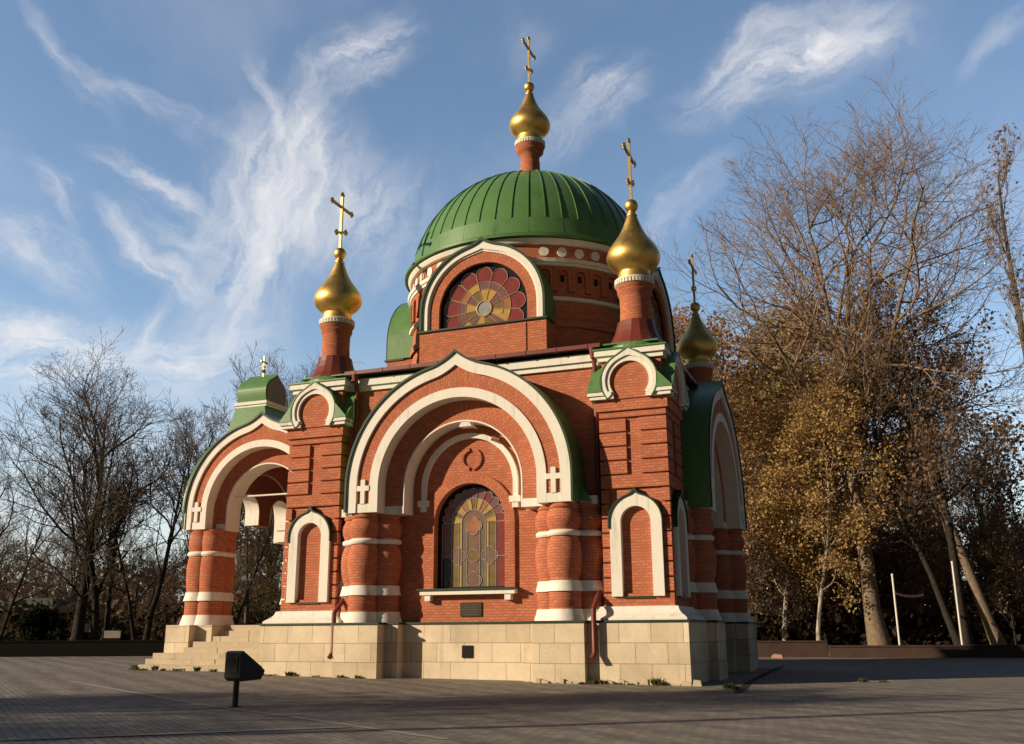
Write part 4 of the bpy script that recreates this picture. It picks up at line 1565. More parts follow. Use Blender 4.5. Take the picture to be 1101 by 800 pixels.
M['dkwall'] = plain_mat('shade_darkened_wall', (0.011, 0.010, 0.0095), 0.92, var=0.3, scale=1.5, spec=0.05)  # near-black base colour has the low wall's shade painted in
M['brwall'] = plain_mat('brown_granite', (0.075, 0.045, 0.034), 0.9, var=0.35, scale=2.0, stain=(0.05, 0.035, 0.03), stain_amt=0.6)  # brown stone, darkened to include the shadow lying on these walls
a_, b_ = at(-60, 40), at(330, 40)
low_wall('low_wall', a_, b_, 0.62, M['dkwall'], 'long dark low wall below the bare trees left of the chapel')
a_, b_ = at(700, 41), at(886, 40)
low_wall('low_wall', a_, b_, 0.58, M['brwall'], 'brown granite low wall beside the chapel, in front of yellow birches')
a_, b_ = at(888, 39), at(1180, 37)
low_wall('low_wall', a_, b_, 0.46, M['brwall'], 'brown granite low wall under the tall trees on the right side')

# ------------------------------------------------------------------ trees
def bark(name, c, c2, scale=6.0):
    m, t = new_mat(name)
    ob = t.n('ShaderNodeTexCoord').outputs['Object']
    sv = t.n('ShaderNodeVectorMath', {0: ob, 1: (3, 3, 0.8)}, operation='MULTIPLY').outputs[0]
    n1 = t.noise(sv, scale, 4, 0.7)
    c_ = t.mix(t.maprange(n1, 0.35, 0.65), rgba(c), rgba(c2))
    finish(t, c_, 0.9, bump=n1, bump_str=0.5, bump_dist=0.03, spec=0.15)
    return m


def leafm(name, c1, c2):
    m, t = new_mat(name)
    ob = t.n('ShaderNodeTexCoord').outputs['Object']
    n1 = t.noise(ob, 0.9, 3, 0.7)
    n2 = t.noise(ob, 14.0, 2, 0.7)
    f = t.maprange(t.math('ADD', t.math('MULTIPLY', n1, 0.6), t.math('MULTIPLY', n2, 0.4)), 0.36, 0.64)
    c_ = t.mix(f, rgba(c1), rgba(c2))
    d = t.n('ShaderNodeBsdfDiffuse', {'Color': c_})
    tr_ = t.n('ShaderNodeBsdfTranslucent', {'Color': c_})
    mx = t.n('ShaderNodeMixShader', {0: 0.35, 1: d.outputs[0], 2: tr_.outputs[0]})
    t.n('ShaderNodeOutputMaterial', {'Surface': mx.outputs[0]})
    return m


M['bark_dark'] = bark('bark_dark', (0.018, 0.015, 0.012), (0.042, 0.034, 0.027))  # dark bark, deepened further to paint in shade on the forked trunk
M['bark_tan'] = bark('bark_tan', (0.13, 0.095, 0.065), (0.24, 0.18, 0.125))
M['bark_grey'] = bark('bark_grey', (0.075, 0.062, 0.05), (0.15, 0.125, 0.10))
M['bark_birch'] = bark('bark_birch', (0.10, 0.085, 0.07), (0.48, 0.43, 0.36), 3.0)
M['twig_brown'] = bark('twig_brown', (0.095, 0.070, 0.052), (0.165, 0.125, 0.095))
M['twig_tan'] = bark('twig_tan', (0.20, 0.135, 0.090), (0.32, 0.225, 0.155))
M['leaf_yellow'] = leafm('leaf_yellow', (0.34, 0.215, 0.085), (0.56, 0.385, 0.165))
M['leaf_olive'] = leafm('leaf_olive', (0.24, 0.175, 0.07), (0.40, 0.295, 0.115))
M['leaf_rust'] = leafm('leaf_rust', (0.31, 0.185, 0.105), (0.50, 0.31, 0.18))
M['leaf_brown'] = leafm('leaf_brown', (0.15, 0.095, 0.060), (0.28, 0.180, 0.112))
M['leaf_pale'] = leafm('leaf_pale', (0.16, 0.14, 0.12), (0.30, 0.27, 0.24))
M['leaf_dark'] = leafm('leaf_dark', (0.010, 0.013, 0.007), (0.030, 0.033, 0.016))
M['brush'] = leafm('brush', (0.035, 0.026, 0.018), (0.085, 0.062, 0.040))
M['weed'] = leafm('weed', (0.06, 0.085, 0.025), (0.16, 0.17, 0.06))


class Tubes:
    def __init__(self):
        self.V, self.F, self.n = [], [], 0

    def add(self, pts, rad, k):
        """pts (m,3) array, rad (m,)"""
        m = len(pts)
        t = np.empty_like(pts)
        t[1:-1] = pts[2:] - pts[:-2]
        t[0] = pts[1] - pts[0]
        t[-1] = pts[-1] - pts[-2]
        t /= (np.linalg.norm(t, axis=1)[:, None] + 1e-9)
        ref = np.array([0.31, 0.87, 0.12]) if abs(t[0, 2]) > 0.8 else np.array([0.0, 0.0, 1.0])
        a = np.cross(t, ref)
        a /= (np.linalg.norm(a, axis=1)[:, None] + 1e-9)
        b = np.cross(t, a)
        ang = np.arange(k) * (2 * np.pi / k)
        ring = a[:, None, :] * np.cos(ang)[None, :, None] + b[:, None, :] * np.sin(ang)[None, :, None]
        v = pts[:, None, :] + ring * rad[:, None, None]
        self.V.append(v.reshape(-1, 3))
        i = np.arange(m - 1)[:, None] * k
        j = np.arange(k)[None, :]
        j2 = (j + 1) % k
        f = np.stack([i + j, i + j2, i + k + j2, i + k + j], -1).reshape(-1, 4) + self.n
        self.F.append(f)
        self.n += m * k

    def mesh(self, name, mat):
        V = np.concatenate(self.V)
        F = np.concatenate(self.F)
        return np_mesh(name, V, F, mat, smooth=True)


def np_mesh(name, V, F, mat, smooth=False):
    me = bpy.data.meshes.new(name)
    me.vertices.add(len(V))
    me.vertices.foreach_set('co', V.astype(np.float32).ravel())
    nf, k = F.shape
    me.loops.add(nf * k)
    me.loops.foreach_set('vertex_index', F.astype(np.int32).ravel())
    me.polygons.add(nf)
    me.polygons.foreach_set('loop_start', np.arange(0, nf * k, k, dtype=np.int32))
    me.polygons.foreach_set('loop_total', np.full(nf, k, dtype=np.int32))
    if smooth:
        me.polygons.foreach_set('use_smooth', np.ones(nf, dtype=bool))
    me.materials.append(mat)
    me.update(calc_edges=True)
    return me


def unit(v):
    return v / (np.linalg.norm(v) + 1e-9)


def grow(seed, H, trunk_r, stems, first=0.25, spread=(35, 60), ratio=0.55, up=0.25, counts=(13, 8, 7, 5), twig_r=0.010, wob=0.18,
         lean=(0, 0), shape='oval', leader=True, droop=0.0, kids_from=0.15, min_len=0.25):
    """returns (trunk Tubes, twig Tubes, tips array). Recursive branching; heights in metres"""
    rg = np.random.default_rng(seed)
    trunk, twigs = Tubes(), Tubes()
    tips = []

    def crown(t):
        if shape == 'oval':
            return 0.45 + 0.55 * math.sin(math.pi * min(1, max(0.0, (t - first) / (1 - first)) * 0.85 + 0.12))
        if shape == 'vase':
            return 0.9 - 0.35 * t
        if shape == 'column':
            return 0.42
        return 1.0

    def branch(p, d, L, r, lvl):
        nseg = max(2, [10, 7, 5, 4, 3][min(lvl, 4)])
        pts = [p]
        dirs = [d]
        q, dd = p.copy(), d.copy()
        for i in range(nseg):
            tropism = up if lvl > 0 else 0.12
            dd = unit(dd + rg.normal(0, wob * (0.35 if lvl == 0 else 1.0), 3) + np.array([0, 0, (tropism - (droop if lvl >= 2 else 0)) * 0.35]))
            q = q + dd * (L / nseg)
            pts.append(q)
            dirs.append(dd)
        pts = np.array(pts)
        tt = np.linspace(0, 1, nseg + 1)
        if lvl == 0:
            rad = r * (1 - 0.86 * tt) * (1 + 0.45 * np.exp(-tt * 22))
        else:
            rad = r * (1 - 0.72 * tt)
        rad = np.maximum(rad, twig_r * 0.55)
        k = [9, 6, 4, 3, 3][min(lvl, 4)]
        (trunk if lvl <= 1 else twigs).add(pts, rad, k)
        if lvl >= len(counts):
            tips.append(pts[-1]); tips.append(pts[len(pts) // 2])
            return
        n = counts[lvl]
        n = max(2, int(n * (0.8 + 0.4 * rg.random()) * (1.0 if lvl == 0 else min(1.25, 0.45 + L / (H * 0.30) * 0.6) if lvl == 1 else 1.0)))
        t0 = first if lvl == 0 else kids_from
        az_ = rg.random() * 6.28
        for i in range(n):
            t_ = t0 + (1 - t0) * ((i + rg.random() * 0.9) / n) ** (0.9)
            t_ = min(t_, 0.985)
            fi = t_ * nseg
            a_ = int(fi)
            w_ = fi - a_
            base = pts[a_] * (1 - w_) + pts[min(a_ + 1, nseg)] * w_
            td = dirs[min(a_ + 1, nseg)]
            rr = (rad[a_] * (1 - w_) + rad[min(a_ + 1, nseg)] * w_)
            az_ += 2.4 + rg.normal(0, 0.4)
            sp = R(rg.uniform(*spread)) * (1.0 if lvl == 0 else 0.9)
            if lvl == 0:
                sp *= 1.15 - 0.5 * t_
            s1 = unit(np.cross(td, np.array([0.3, 0.2, 1.0]) if abs(td[2]) < 0.95 else np.array([1.0, 0.1, 0.0])))
            s2 = np.cross(td, s1)
            nd_ = unit(td * math.cos(sp) + (s1 * math.cos(az_) + s2 * math.sin(az_)) * math.sin(sp))
            if lvl == 0:
                l_ = H * ratio * crown(t_) * rg.uniform(0.75, 1.15)
            else:
                l_ = L * rg.uniform(0.42, 0.68) * (1.12 - 0.55 * t_)
            l_ = max(l_, min_len)
            r_ = min(rr * 0.72, max(twig_r, l_ * 0.0125))
            branch(base, nd_, l_, r_, lvl + 1)

    for (ox, oy, lx, ly, hs, rs) in stems:
        d = unit(np.array([lx, ly, 1.0]))
        branch(np.array([ox, oy, -0.15]), d, H * hs, trunk_r * rs, 0)
    return trunk, twigs, np.array(tips)


def leaves_mesh(name, tips, mat, seed, per=6, size=0.11, sp=0.35, zmin=0.0, frac=1.0, elong=1.4):
    rg = np.random.default_rng(seed)
    t = tips[rg.random(len(tips)) < frac]
    c = np.repeat(t, per, axis=0) + rg.normal(0, sp, (len(t) * per, 3))
    c = c[c[:, 2] > zmin]
    n = len(c)
    a = rg.normal(0, 1, (n, 3))
    a /= np.linalg.norm(a, axis=1)[:, None]
    b = rg.normal(0, 1, (n, 3))
    b -= a * np.sum(a * b, axis=1)[:, None]
    b /= np.linalg.norm(b, axis=1)[:, None]
    s = size * rg.uniform(0.4, 1.55, (n, 1))
    V = np.stack([c - a * s * elong * 0.5, c + b * s * 0.5, c + a * s * elong * 0.5, c - b * s * 0.5], 1).reshape(-1, 3)
    F = np.arange(n * 4).reshape(-1, 4)
    return np_mesh(name, V, F, mat)


TREES = {}


def tree_model(key, name, g, bark_m, twig_m, leaf=None):
    tr_, tw_, tips = g
    a_ = bpy.data.objects.new('trunk', tr_.mesh('trunk', bark_m))
    b_ = bpy.data.objects.new('crown', tw_.mesh('crown', twig_m))
    parts = [a_, b_]
    if leaf:
        parts.append(bpy.data.objects.new('foliage', leaves_mesh('foliage', tips, **leaf)))
    TREES[key] = (name, parts, [False])


def plant(key, px, depth, height, rot=0.0, label=None, group=None, wid=1.0, xy=None, cat='tree', base=None):
    """height in metres; the models are built about H metres tall (base height stored per model)"""
    name, parts, used = TREES[key]
    X, Y = xy if xy else at(px, depth)
    e_ = empty(name, (X, Y, gz(X, Y) if base is None else base), R(rot))
    s = height / MODEL_H[key]
    e_.scale = (s * wid, s * wid, s)
    for p in parts:
        if used[0]:
            c = p.copy()
        else:
            c = p
        COL.objects.link(c)
        c.parent = e_
    used[0] = True
    tag(e_, label, cat, group)
    return e_


MODEL_H = {}


def model(key, name, H, leaf=None, bark_m='bark_dark', twig_m='twig_brown', **kw):
    g = grow(H=H, **kw)
    top = max(v[:, 2].max() for v in g[1].V)
    MODEL_H[key] = float(top)
    tree_model(key, name, g, M[bark_m], M[twig_m], leaf)


model('broad', 'bare_tree', 12.0, seed=11, trunk_r=0.22, stems=[(0, 0, 0.02, 0.02, 0.92, 1.0), (0.5, 0.3, 0.10, 0.05, 0.75, 0.7)], first=0.18, spread=(30, 60), ratio=0.46,
      up=0.22, counts=(14, 9, 7, 4), twig_r=0.011)
model('multi', 'bare_tree', 11.0, seed=23, trunk_r=0.15, stems=[(0, 0, 0.12, 0.0, 0.9, 1.0), (0.35, 0.1, -0.16, 0.1, 0.8, 0.8), (-0.25, 0.2, 0.3, -0.1, 0.7, 0.7)], first=0.28,
      spread=(20, 48), ratio=0.34, up=0.35, counts=(11, 7, 6, 4), twig_r=0.012)
model('lean', 'bare_tree', 11.0, seed=37, trunk_r=0.17, stems=[(0, 0, -0.22, 0.05, 0.9, 1.0), (0.2, 0.0, 0.25, 0.0, 0.75, 0.7)], first=0.25, spread=(25, 52), ratio=0.36,
      up=0.3, counts=(12, 7, 6, 4), twig_r=0.012)
model('tall', 'tall_bare_tree', 22.0, seed=5, trunk_r=0.34, stems=[(0, 0, -0.02, 0.0, 0.90, 1.0)], first=0.30, spread=(34, 62), ratio=0.50, up=0.30,
      counts=(14, 11, 9, 6), twig_r=0.014, bark_m='bark_tan', twig_m='twig_tan', wob=0.22)
model('fork', 'brown_leaved_tree', 15.0, seed=71, trunk_r=0.25, stems=[(0, 0, -0.03, 0.0, 0.95, 1.0), (-0.15, 0, -0.26, 0.05, 0.85, 0.75)], first=0.30, spread=(28, 60), ratio=0.36,
      up=0.2, counts=(12, 8, 6, 4), twig_r=0.012, leaf=dict(mat=M['leaf_brown'], seed=3, per=2, size=0.13, sp=0.22, frac=0.6))
model('pale', 'pale_trunk_tree', 18.0, seed=83, trunk_r=0.28, stems=[(0, 0, -0.20, 0.0, 0.95, 1.0)], first=0.40, spread=(25, 50), ratio=0.34, up=0.3,
      counts=(12, 8, 6, 4), twig_r=0.013, bark_m='bark_tan', twig_m='twig_brown', leaf=dict(mat=M['leaf_rust'], seed=4, per=2, size=0.12, sp=0.25, frac=0.25))
model('poplar', 'poplar_tree', 24.0, seed=91, trunk_r=0.30, stems=[(0, 0, 0.0, 0.0, 0.95, 1.0)], first=0.20, spread=(14, 26), ratio=0.30, up=0.55,
      counts=(24, 8, 6, 3), twig_r=0.012, bark_m='bark_grey', twig_m='twig_tan', shape='column', leaf=dict(mat=M['leaf_pale'], seed=6, per=1, size=0.12, sp=0.15, frac=0.35, zmin=12))
model('birch', 'birch_tree', 15.0, seed=47, trunk_r=0.14, stems=[(0, 0, 0.03, 0.0, 0.97, 1.0)], first=0.18, spread=(28, 55), ratio=0.27, up=0.1, droop=0.9,
      counts=(18, 7, 6, 3), twig_r=0.009, bark_m='bark_birch', twig_m='twig_tan', leaf=dict(mat=M['leaf_yellow'], seed=7, per=8, size=0.105, sp=0.28, frac=0.85))
model('sparse', 'birch_tree', 16.0, seed=58, trunk_r=0.13, stems=[(0, 0, -0.04, 0.0, 0.97, 1.0)], first=0.28, spread=(28, 58), ratio=0.27, up=0.1, droop=0.7,
      counts=(17, 8, 6, 4), twig_r=0.010, bark_m='bark_birch', twig_m='twig_tan', leaf=dict(mat=M['leaf_rust'], seed=8, per=5, size=0.105, sp=0.26, frac=0.55))
model('maple', 'autumn_tree', 12.0, seed=64, trunk_r=0.20, stems=[(0, 0, 0.0, 0.0, 0.85, 1.0)], first=0.16, spread=(35, 65), ratio=0.34, up=0.2,
      counts=(13, 8, 6, 3), twig_r=0.010, bark_m='bark_grey', leaf=dict(mat=M['leaf_olive'], seed=9, per=7, size=0.11, sp=0.32, frac=0.8))
model('sap', 'young_tree', 8.0, seed=77, trunk_r=0.06, stems=[(0, 0, 0.04, 0.0, 0.95, 1.0), (0.2, 0.1, -0.15, 0.1, 0.8, 0.7)], first=0.22, spread=(22, 50), ratio=0.30, up=0.3,
      counts=(12, 6, 5, 3), twig_r=0.010, bark_m='bark_dark', twig_m='twig_brown', leaf=dict(mat=M['leaf_brown'], seed=10, per=2, size=0.12, sp=0.25, frac=0.4))

# left of the chapel
plant('broad', 80, 46, 15.6, 20, 'largest bare tree with broad crown above the dark low wall', wid=1.25)
plant('multi', 112, 48, 10.5, 100, 'slim bare tree close beside the largest bare tree')
plant('lean', 153, 46, 11.8, 200, 'bare tree with forked leaning stems left of the porch')
plant('multi', 203, 47, 13.2, 60, 'bare tree with several stems just behind the porch pillar')
plant('lean', -10, 46, 10.0, 10, 'bare tree cut off by the edge of the view')
plant('maple', 262, 52, 9.0, 0, 'olive-leaved tree seen through the open porch arch')
plant('lean', 240, 44, 9.5, 40, 'dark bare tree seen through the porch arch beside its pillar')
plant('multi', 290, 62, 19.0, 150, 'tall bare treetop between porch roof and corner turret')
plant('broad', 335, 66, 21.0, 80, 'bare treetop behind the corner turret nearest the porch')
plant('multi', 400, 70, 20.5, 220, 'bare treetop between corner turret and drum')
rnd = random.Random(3)
for i, px in enumerate(range(-40, 310, 20)):
    plant(['multi', 'lean', 'broad', 'sap'][i % 4], px + rnd.uniform(-8, 8), rnd.uniform(72, 105), rnd.uniform(7.0, 10.5), rnd.uniform(0, 360),
          'bare brownish tree in the far row beyond the low wall', 'far row of bare trees')
# right of the chapel
plant('tall', 944, 45, 30.0, 270, 'tallest bare tree rising over the yellow birches', wid=1.12)
plant('fork', 1036, 43, 17.0, 0, 'dark forked tree with brown leaves before the pale trunk')
plant('pale', 1074, 44, 20.0, -20, 'tree with pale leaning trunk behind the dark forked tree')
plant('poplar', 1168, 58, 36.0, 0, 'tall slender poplar with pale glinting leaves')
plant('sparse', 803, 47, 17.0, 20, 'birch with straight white stem nearest the chapel')
plant('birch', 878, 46, 12.5, 140, 'yellow birch with low golden crown right of the white stem')
plant('birch', 850, 55, 15.5, 60, 'taller golden birch standing behind two smaller ones')
plant('sparse', 778, 56, 19.0, 0, 'rust-leaved birch just beyond the far corner turret')
plant('sparse', 905, 54, 19.0, 90, 'rust-leaved birch left of the tallest bare trunk')
plant('maple', 806, 52, 18.5, 0, 'olive-crowned tree behind the birch with the straight white stem')
plant('maple', 862, 58, 19.5, 110, 'broad olive tree whose top rises between the birches')
plant('birch', 842, 48, 14.5, 200, 'golden birch between the white-stemmed birch and the low golden crown', wid=1.2)
plant('sparse', 985, 50, 16.0, 200, 'rust-leaved birch between the two white posts')
plant('birch', 1000, 52, 8.0, 250, 'low golden birch between the two white posts')
plant('sparse', 850, 62, 21.0, 130, 'tall thin birch whose top shows above the golden ones')
for i, px in enumerate(range(745, 1190, 30)):
    k = ['sap', 'fork', 'sparse', 'multi', 'pale', 'multi'][i % 6]
    plant(k, px + rnd.uniform(-8, 8), rnd.uniform(60, 85), rnd.uniform(11, 19), rnd.uniform(0, 360), 'brown autumn tree deep in the wood behind the birches', 'trees deep in the wood')
for i, px in enumerate(range(760, 1140, 13)):
    plant('sap', px + rnd.uniform(-5, 5), rnd.uniform(46, 58), rnd.uniform(4, 8), rnd.uniform(0, 360), 'thin young tree in the undergrowth at the edge of the wood', 'young trees at the wood edge')


# trees and a lamp post on the near side of the square; their long shadows cross the paving
def from_sun(n_, s_):
    """n_: offset across the sun's direction, s_: distance towards the sun"""
    c_, k_ = math.cos(R(SUN_AZ - 180)), math.sin(R(SUN_AZ - 180))
    return (n_ * c_ - s_ * k_, -n_ * k_ - s_ * c_)


for i, (n_, s_, h_, k) in enumerate(((11.2, 31, 12.0, 'maple'), (13.2, 42, 14.5, 'broad'), (3.4, 43, 10.5, 'maple'), (16.5, 36, 12.0, 'multi'), (9.6, 46, 13.0, 'lean'))):
    plant(k, 0, 0, h_, 70 * i, 'bare park tree standing on the near side of the square', 'trees by the near side of the square', xy=from_sun(n_, s_))

lx_, ly_ = from_sun(13.9, 25)
lp = empty('street_lamp', (lx_, ly_, gz(lx_, ly_)), R(40))
tag(lp, 'tall steel street lamp at the near side of the square', 'street lamp')
mb = MB()
mb.lathe([(0.18, 0), (0.18, 0.9), (0.12, 1.0), (0.10, 10.0), (0.09, 10.02)], n=12)
mb.build('pole', M['grey'], lp)
mb = MB()
mb.tube([(0, 0, 9.9), (0.2, 0, 10.3), (1.1, 0, 10.5)], 0.05, 8)
mb.box(1.0, 1.7, -0.14, 0.14, 10.42, 10.56)
mb.build('lamp_head', M['grey'], lp)

# ------------------------------------------------------------------ brush and woodland that nobody could count
def leaf_mass(name, regions, n, size, mat, seed):
    rg = np.random.default_rng(seed)
    C_ = []
    for (px0, px1, d0, d1, h0, h1, w) in regions:
        m_ = int(n * w)
        # clumps
        k = max(8, m_ // 120)
        cpx, cd, chh = rg.uniform(px0, px1, k), rg.uniform(d0, d1, k), rg.uniform(h0, h1, k)
        idx = rg.integers(0, k, m_)
        for q in range(m_):
            j = idx[q]
            X, Y = at(cpx[j], cd[j])
            hh = chh[j]
            p = np.array([X, Y, 0.0]) + np.array([rg.normal(0, 0.9), rg.normal(0, 0.9), hh * rg.random() ** 0.8])
            C_.append(p)
    c = np.array(C_)
    m_ = len(c)
    a = rg.normal(0, 1, (m_, 3)); a /= np.linalg.norm(a, axis=1)[:, None]
    b = rg.normal(0, 1, (m_, 3)); b -= a * np.sum(a * b, axis=1)[:, None]; b /= np.linalg.norm(b, axis=1)[:, None]
    sz = size * rg.uniform(0.5, 1.4, (m_, 1))
    V = np.stack([c - a * sz * .8, c + b * sz * .45, c + a * sz * .8, c - b * sz * .45], 1).reshape(-1, 3)
    o = bpy.data.objects.new(name, np_mesh(name, V, np.arange(m_ * 4).reshape(-1, 4), mat))
    COL.objects.link(o)
    o['kind'] = 'stuff'
    return o


leaf_mass('undergrowth', [(740, 1190, 48, 64, 1.0, 3.2, 0.5), (-80, 330, 52, 72, 0.8, 3.0, 0.5), (330, 740, 66, 80, 0.8, 3.0, 0.35)], 24000, 0.30, M['brush'], 5)
leaf_mass('far_woodland', [(730, 1230, 88, 105, 4, 13, 0.5), (-110, 340, 95, 120, 3.5, 8.5, 0.5), (340, 730, 90, 115, 3.5, 9, 0.35)], 34000, 0.42, M['leaf_brown'], 6)

# ------------------------------------------------------------------ small things round the square
def bush(px, depth, w, h, label, seed):
    X, Y = at(px, depth)
    e_ = empty('clipped_bush', (X, Y, gz(X, Y)))
    rg = np.random.default_rng(seed)
    t_ = Tubes()
    tips = []
    for i in range(26):
        az_ = rg.random() * 6.28
        r_ = w / 2 * math.sqrt(rg.random())
        top = h * math.sqrt(max(0.05, 1 - (r_ / (w / 2)) ** 2)) * rg.uniform(0.85, 1.0)
        p = np.array([[0.1 * math.cos(az_), 0.1 * math.sin(az_), 0], [r_ * .6 * math.cos(az_), r_ * .6 * math.sin(az_), top * .5], [r_ * math.cos(az_), r_ * math.sin(az_), top]])
        t_.add(p, np.array([0.02, 0.015, 0.008]), 4)
        for q in range(14):
            f = rg.uniform(0.15, 1.0)
            tips.append(p[0] * (1 - f) + p[2] * f)
    o = bpy.data.objects.new('stems', t_.mesh('stems', M['bark_dark'])); COL.objects.link(o); o.parent = e_
    o = bpy.data.objects.new('foliage', leaves_mesh('foliage', np.array(tips), M['leaf_dark'], seed, per=22, size=0.13, sp=0.17)); COL.objects.link(o); o.parent = e_
    tag(e_, label, 'bush')


bush(44, 42.5, 2.3, 2.05, 'rounded dark green bush behind the dark low wall', 2)

M['roofgrey'] = plain_mat('grey_felt_roof', (0.12, 0.12, 0.125), 0.8)
M['pale'] = plain_mat('pale_slab', (0.30, 0.27, 0.22), 0.8, var=0.3)
M['cream'] = plain_mat('cream_render', (0.42, 0.36, 0.26), 0.8)
M['yellow'] = plain_mat('yellow_board', (0.65, 0.50, 0.12), 0.6)
# flat-roofed pavilion at the left edge
X, Y = at(10, 60)
pv = empty('pavilion', (X, Y, 0.1), -YAW)
tag(pv, 'low dark pavilion with flat grey roof behind the rounded bush', 'pavilion')
mb = MB(); mb.box(-5.5, 3.2, -2.4, 2.4, 0, 2.3); mb.build('wall', M['dkwall'], pv)
mb = MB(); mb.box(-5.8, 3.6, -2.8, 2.8, 2.3, 3.0); mb.build('roof', M['roofgrey'], pv)
mb = MB(); mb.box(-5.0, 1.0, -2.45, -2.402, 1.25, 1.75); mb.build('counter_panel', M['cream'], pv)
mb = MB(); mb.box(-1.0, -0.35, -2.95, -2.85, 2.2, 2.9); mb.build('sign', M['yellow'], pv)
# memorial slabs on a low mound
for px, d, w, h, z_, lb in ((89, 47, 0.62, 0.40, 0.95, 'pale square stone slab on a dark stand between bare trunks'), (119.5, 46, 0.75, 0.33, 0.68, 'lower pale stone slab beyond the low wall beside a trunk')):
    X, Y = at(px, d)
    e_ = empty('memorial_slab', (X, Y, gz(X, Y)), -YAW)
    tag(e_, lb, 'slab', None)
    mb = MB(); mb.poly_extrude([(-w / 2, z_), (w / 2, z_), (w / 2, z_ + h), (-w / 2, z_ + h)], -0.06, 0.06); mb.build('slab', M['pale'], e_)
    mb = MB(); mb.box(-w / 2 - 0.1, w / 2 + 0.1, 0.06, 0.5, 0, z_ + h * 0.6); mb.box(-w / 2, w / 2, -0.05, 0.06, 0, z_ - 0.004); mb.build('stand', M['dkwall'], e_)
# houses far off on the left
for px, d, w, h, rz, lb in ((104, 120, 3.4, 2.2, 0.1, 'small far house with pale roof between the trunks'), (170, 125, 5.0, 2.0, -0.2, 'low far house with pale roof near the porch pillar')):
    X, Y = at(px, d)
    e_ = empty('far_house', (X, Y, 0.15), -YAW + rz)
    tag(e_, lb, 'house')
    mb = MB(); mb.box(-w / 2, w / 2, -1.5, 1.5, 0, h); mb.build('wall', M['cream'], e_)
    mb = MB(); mb.poly_extrude([(-w / 2 - .3, h), (w / 2 + .3, h), (w / 2 * .5, h + 1.3), (-w / 2 * .5, h + 1.3)], -1.8, 1.8); mb.build('roof', M['pale'], e_)
# white posts with barrier tape
M['postw'] = plain_mat('white_post_paint', (0.70, 0.67, 0.60), 0.6, var=0.15, stain=(0.3, 0.27, 0.22), stain_amt=0.5)
for px, lx, h_, lb in ((964, 0.0, 3.25, 'left of the two white posts, shorter and holding barrier tape'), (1031, 0.0, 3.75, 'right of the two white posts, the taller one')):
    X, Y = at(px, 41)
    e_ = empty('white_post', (X, Y, 0))
    tag(e_, lb, 'post')
    dx, dy = math.cos(YAW) * lx * h_, -math.sin(YAW) * lx * h_
    mb = MB(); mb.tube([(0, 0, -0.1), (dx * .5, dy * .5, h_ * .5), (dx, dy, h_)], 0.042, 10); po = mb.build('pole', M['postw'], e_)
    mb = MB(); mb.lathe([(0.05, h_ - 0.02), (0.05, h_ + 0.04), (0.0, h_ + 0.06)], dx, dy, 10); mb.build('cap', M['postw'], po)
m, t = new_mat('barrier_tape')
uv = t.n('ShaderNodeUVMap').outputs[0]
su = t.n('ShaderNodeSeparateXYZ', {0: uv})
st = t.math('GREATER_THAN', t.math('FRACT', t.math('MULTIPLY', t.math('ADD', su.outputs[0], su.outputs[1]), 4.2)), 0.5)
finish(t, t.mix(st, (0.50, 0.06, 0.04, 1), (0.65, 0.60, 0.52, 1)), 0.5)
mb = MB()
a_, b_ = at(964, 41), at(996, 43)
for i in range(14):
    f0, f1 = i / 14, (i + 1) / 14
    def tp(f, dz):
        return (a_[0] * (1 - f) + b_[0] * f, a_[1] * (1 - f) + b_[1] * f, 2.46 - 0.10 * math.sin(math.pi * f) + dz)
    uvq = [(f0 * 2.6, 0), (f1 * 2.6, 0), (f1 * 2.6, 0.10), (f0 * 2.6, 0.10)]
    P0, P1, P2, P3 = tp(f0, 0), tp(f1, 0), tp(f1, 0.10), tp(f0, 0.10)
    mb.face([P0, P1, P2, P3], uvq)
    off = lambda p: (p[0] + 0.004, p[1] + 0.012, p[2])
    mb.face([off(P1), off(P0), off(P3), off(P2)], uvq)
tape = mb.build('barrier_tape', m)
tag(tape, 'red and white striped tape tied to the shorter white post', 'tape')
# dark hut in the wood behind the left post
X, Y = at(968, 66)
hut = empty('hut', (X, Y, 0), -YAW)
tag(hut, 'dark hut with small pale window behind the shorter white post', 'hut')
mb = MB(); mb.box(-1.1, 1.1, -1, 1, 0, 5.4); mb.build('wall', M['dkwall'], hut)
mb = MB(); mb.poly_extrude([(-1.5, 5.4), (1.5, 5.4), (1.2, 6.0), (-1.2, 6.0)], -1.4, 1.4); mb.build('roof', M['dkwall'], hut)
mb = MB(); mb.box(-0.35, 0.15, -1.03, -1.001, 4.6, 5.2); mb.build('window', M['cream'], hut)
# gutter groove in the paving right of the chapel and a loose stone by the wall
strip('drain_channel', [(6.25, -7.1), (5.95, -3.5), (5.75, 1.5), (5.6, 6.5)], 0.16, M['dark'], 0.006)
X, Y = at(832, 38.5)
mb = MB()
mb.poly_extrude([(-0.22, 0), (0.22, 0), (0.19, 0.13), (-0.1, 0.17), (-0.2, 0.1)], -0.15, 0.15)
st_ = mb.build('loose_stone', plain_mat('pinkish_stone', (0.42, 0.24, 0.17), 0.9, var=0.3), None, loc=(X, Y, 0))
tag(st_, 'small pinkish stone lying at the foot of the brown wall', 'stone')


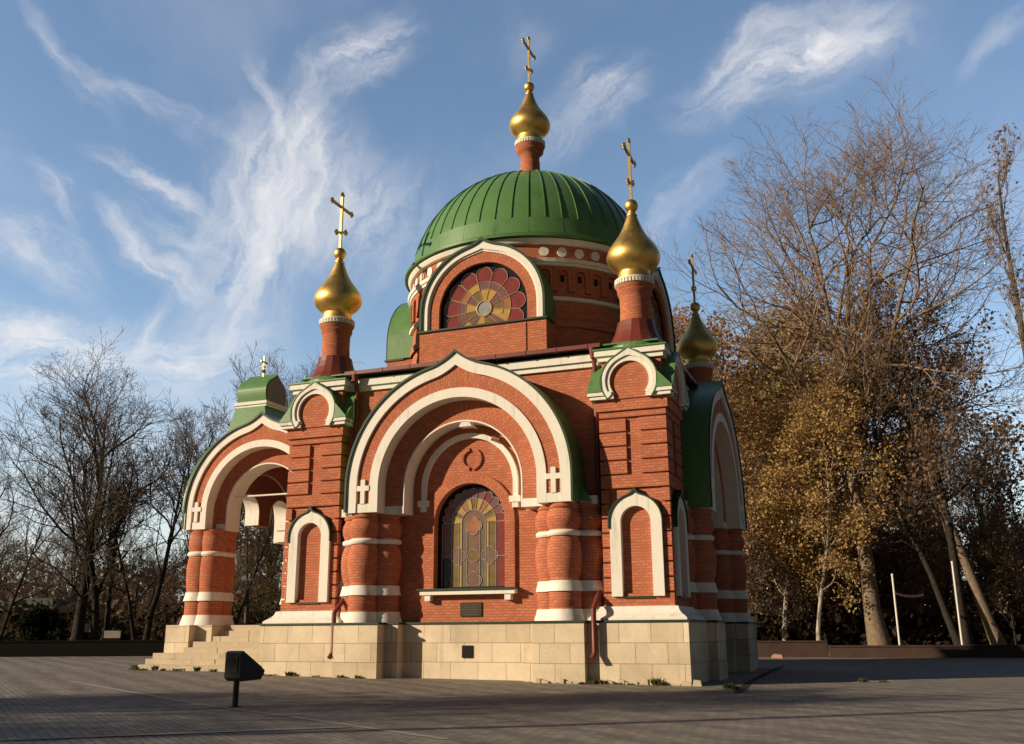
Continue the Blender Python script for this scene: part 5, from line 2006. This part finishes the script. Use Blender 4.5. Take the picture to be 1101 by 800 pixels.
# weeds along the foot of the chapel
def weed_model(seed, r_, h_):
    rg = np.random.default_rng(seed)
    V, n_ = [], 46
    for i in range(n_):
        az_ = rg.random() * 6.28
        rr = r_ * math.sqrt(rg.random())
        b0 = np.array([rr * math.cos(az_) * .6, rr * math.sin(az_) * .6, 0])
        a2 = rg.random() * 6.28
        hh = h_ * rg.uniform(0.4, 1.0)
        tip = b0 + np.array([math.cos(a2) * hh * .55, math.sin(a2) * hh * .55, hh])
        sd = np.array([-math.sin(a2), math.cos(a2), 0]) * rg.uniform(0.010, 0.022)
        mid = (b0 + tip) / 2 + np.array([0, 0, hh * .12])
        V += [b0 - sd * .4, mid - sd, tip, mid + sd]
    V = np.array(V)
    return np_mesh('weed_tuft', V, np.arange(len(V)).reshape(-1, 4), M['weed'])


wm = [weed_model(1, 0.16, 0.11), weed_model(2, 0.24, 0.07), weed_model(3, 0.12, 0.14)]
rnd = random.Random(12)
WEEDS = [(2.9, -5.36), (3.15, -5.2), (3.3, -5.16), (3.0, -5.22), (3.9, -5.15), (4.3, -5.14), (4.55, -5.16), (3.65, -5.14), (6.1, -6.2), (6.0, -6.0), (-4.6, -5.14), (-4.1, -5.13), (-2.6, -5.34), (-3.4, -5.14), (-2.2, -5.33), (-4.9, -5.13),
         (-9.2, -4.16), (-8.9, -4.14), (-8.5, -4.15), (-8.0, -4.15), (-7.5, -4.14), (-7.0, -4.16), (-6.3, -4.15), (-9.5, -4.12), (-5.6, -4.14), (-9.75, -3.9), (-9.9, -3.7), (8.1, -2.9), (8.5, -2.8)]
for i, (x_, y_) in enumerate(WEEDS):
    o = bpy.data.objects.new('weed_tuft', wm[i % 3])
    COL.objects.link(o)
    o.location = (x_ + rnd.uniform(-.08, .08), y_ + rnd.uniform(-.03, .0), gz(x_, y_))
    o.rotation_euler = (0, 0, rnd.uniform(0, 6))
    q = rnd.uniform(0.6, 1.15)
    o.scale = (q, q, q * rnd.uniform(.7, 1.1))
    big_ = i == 1
    if big_:
        o.scale = (1.3, 1.2, 1.7)
    tag(o, 'largest weed tuft, at the foot of the drainpipe' if big_ else 'small green weed tuft growing where stone meets paving', 'weed', 'weeds at the foot of the stone base')
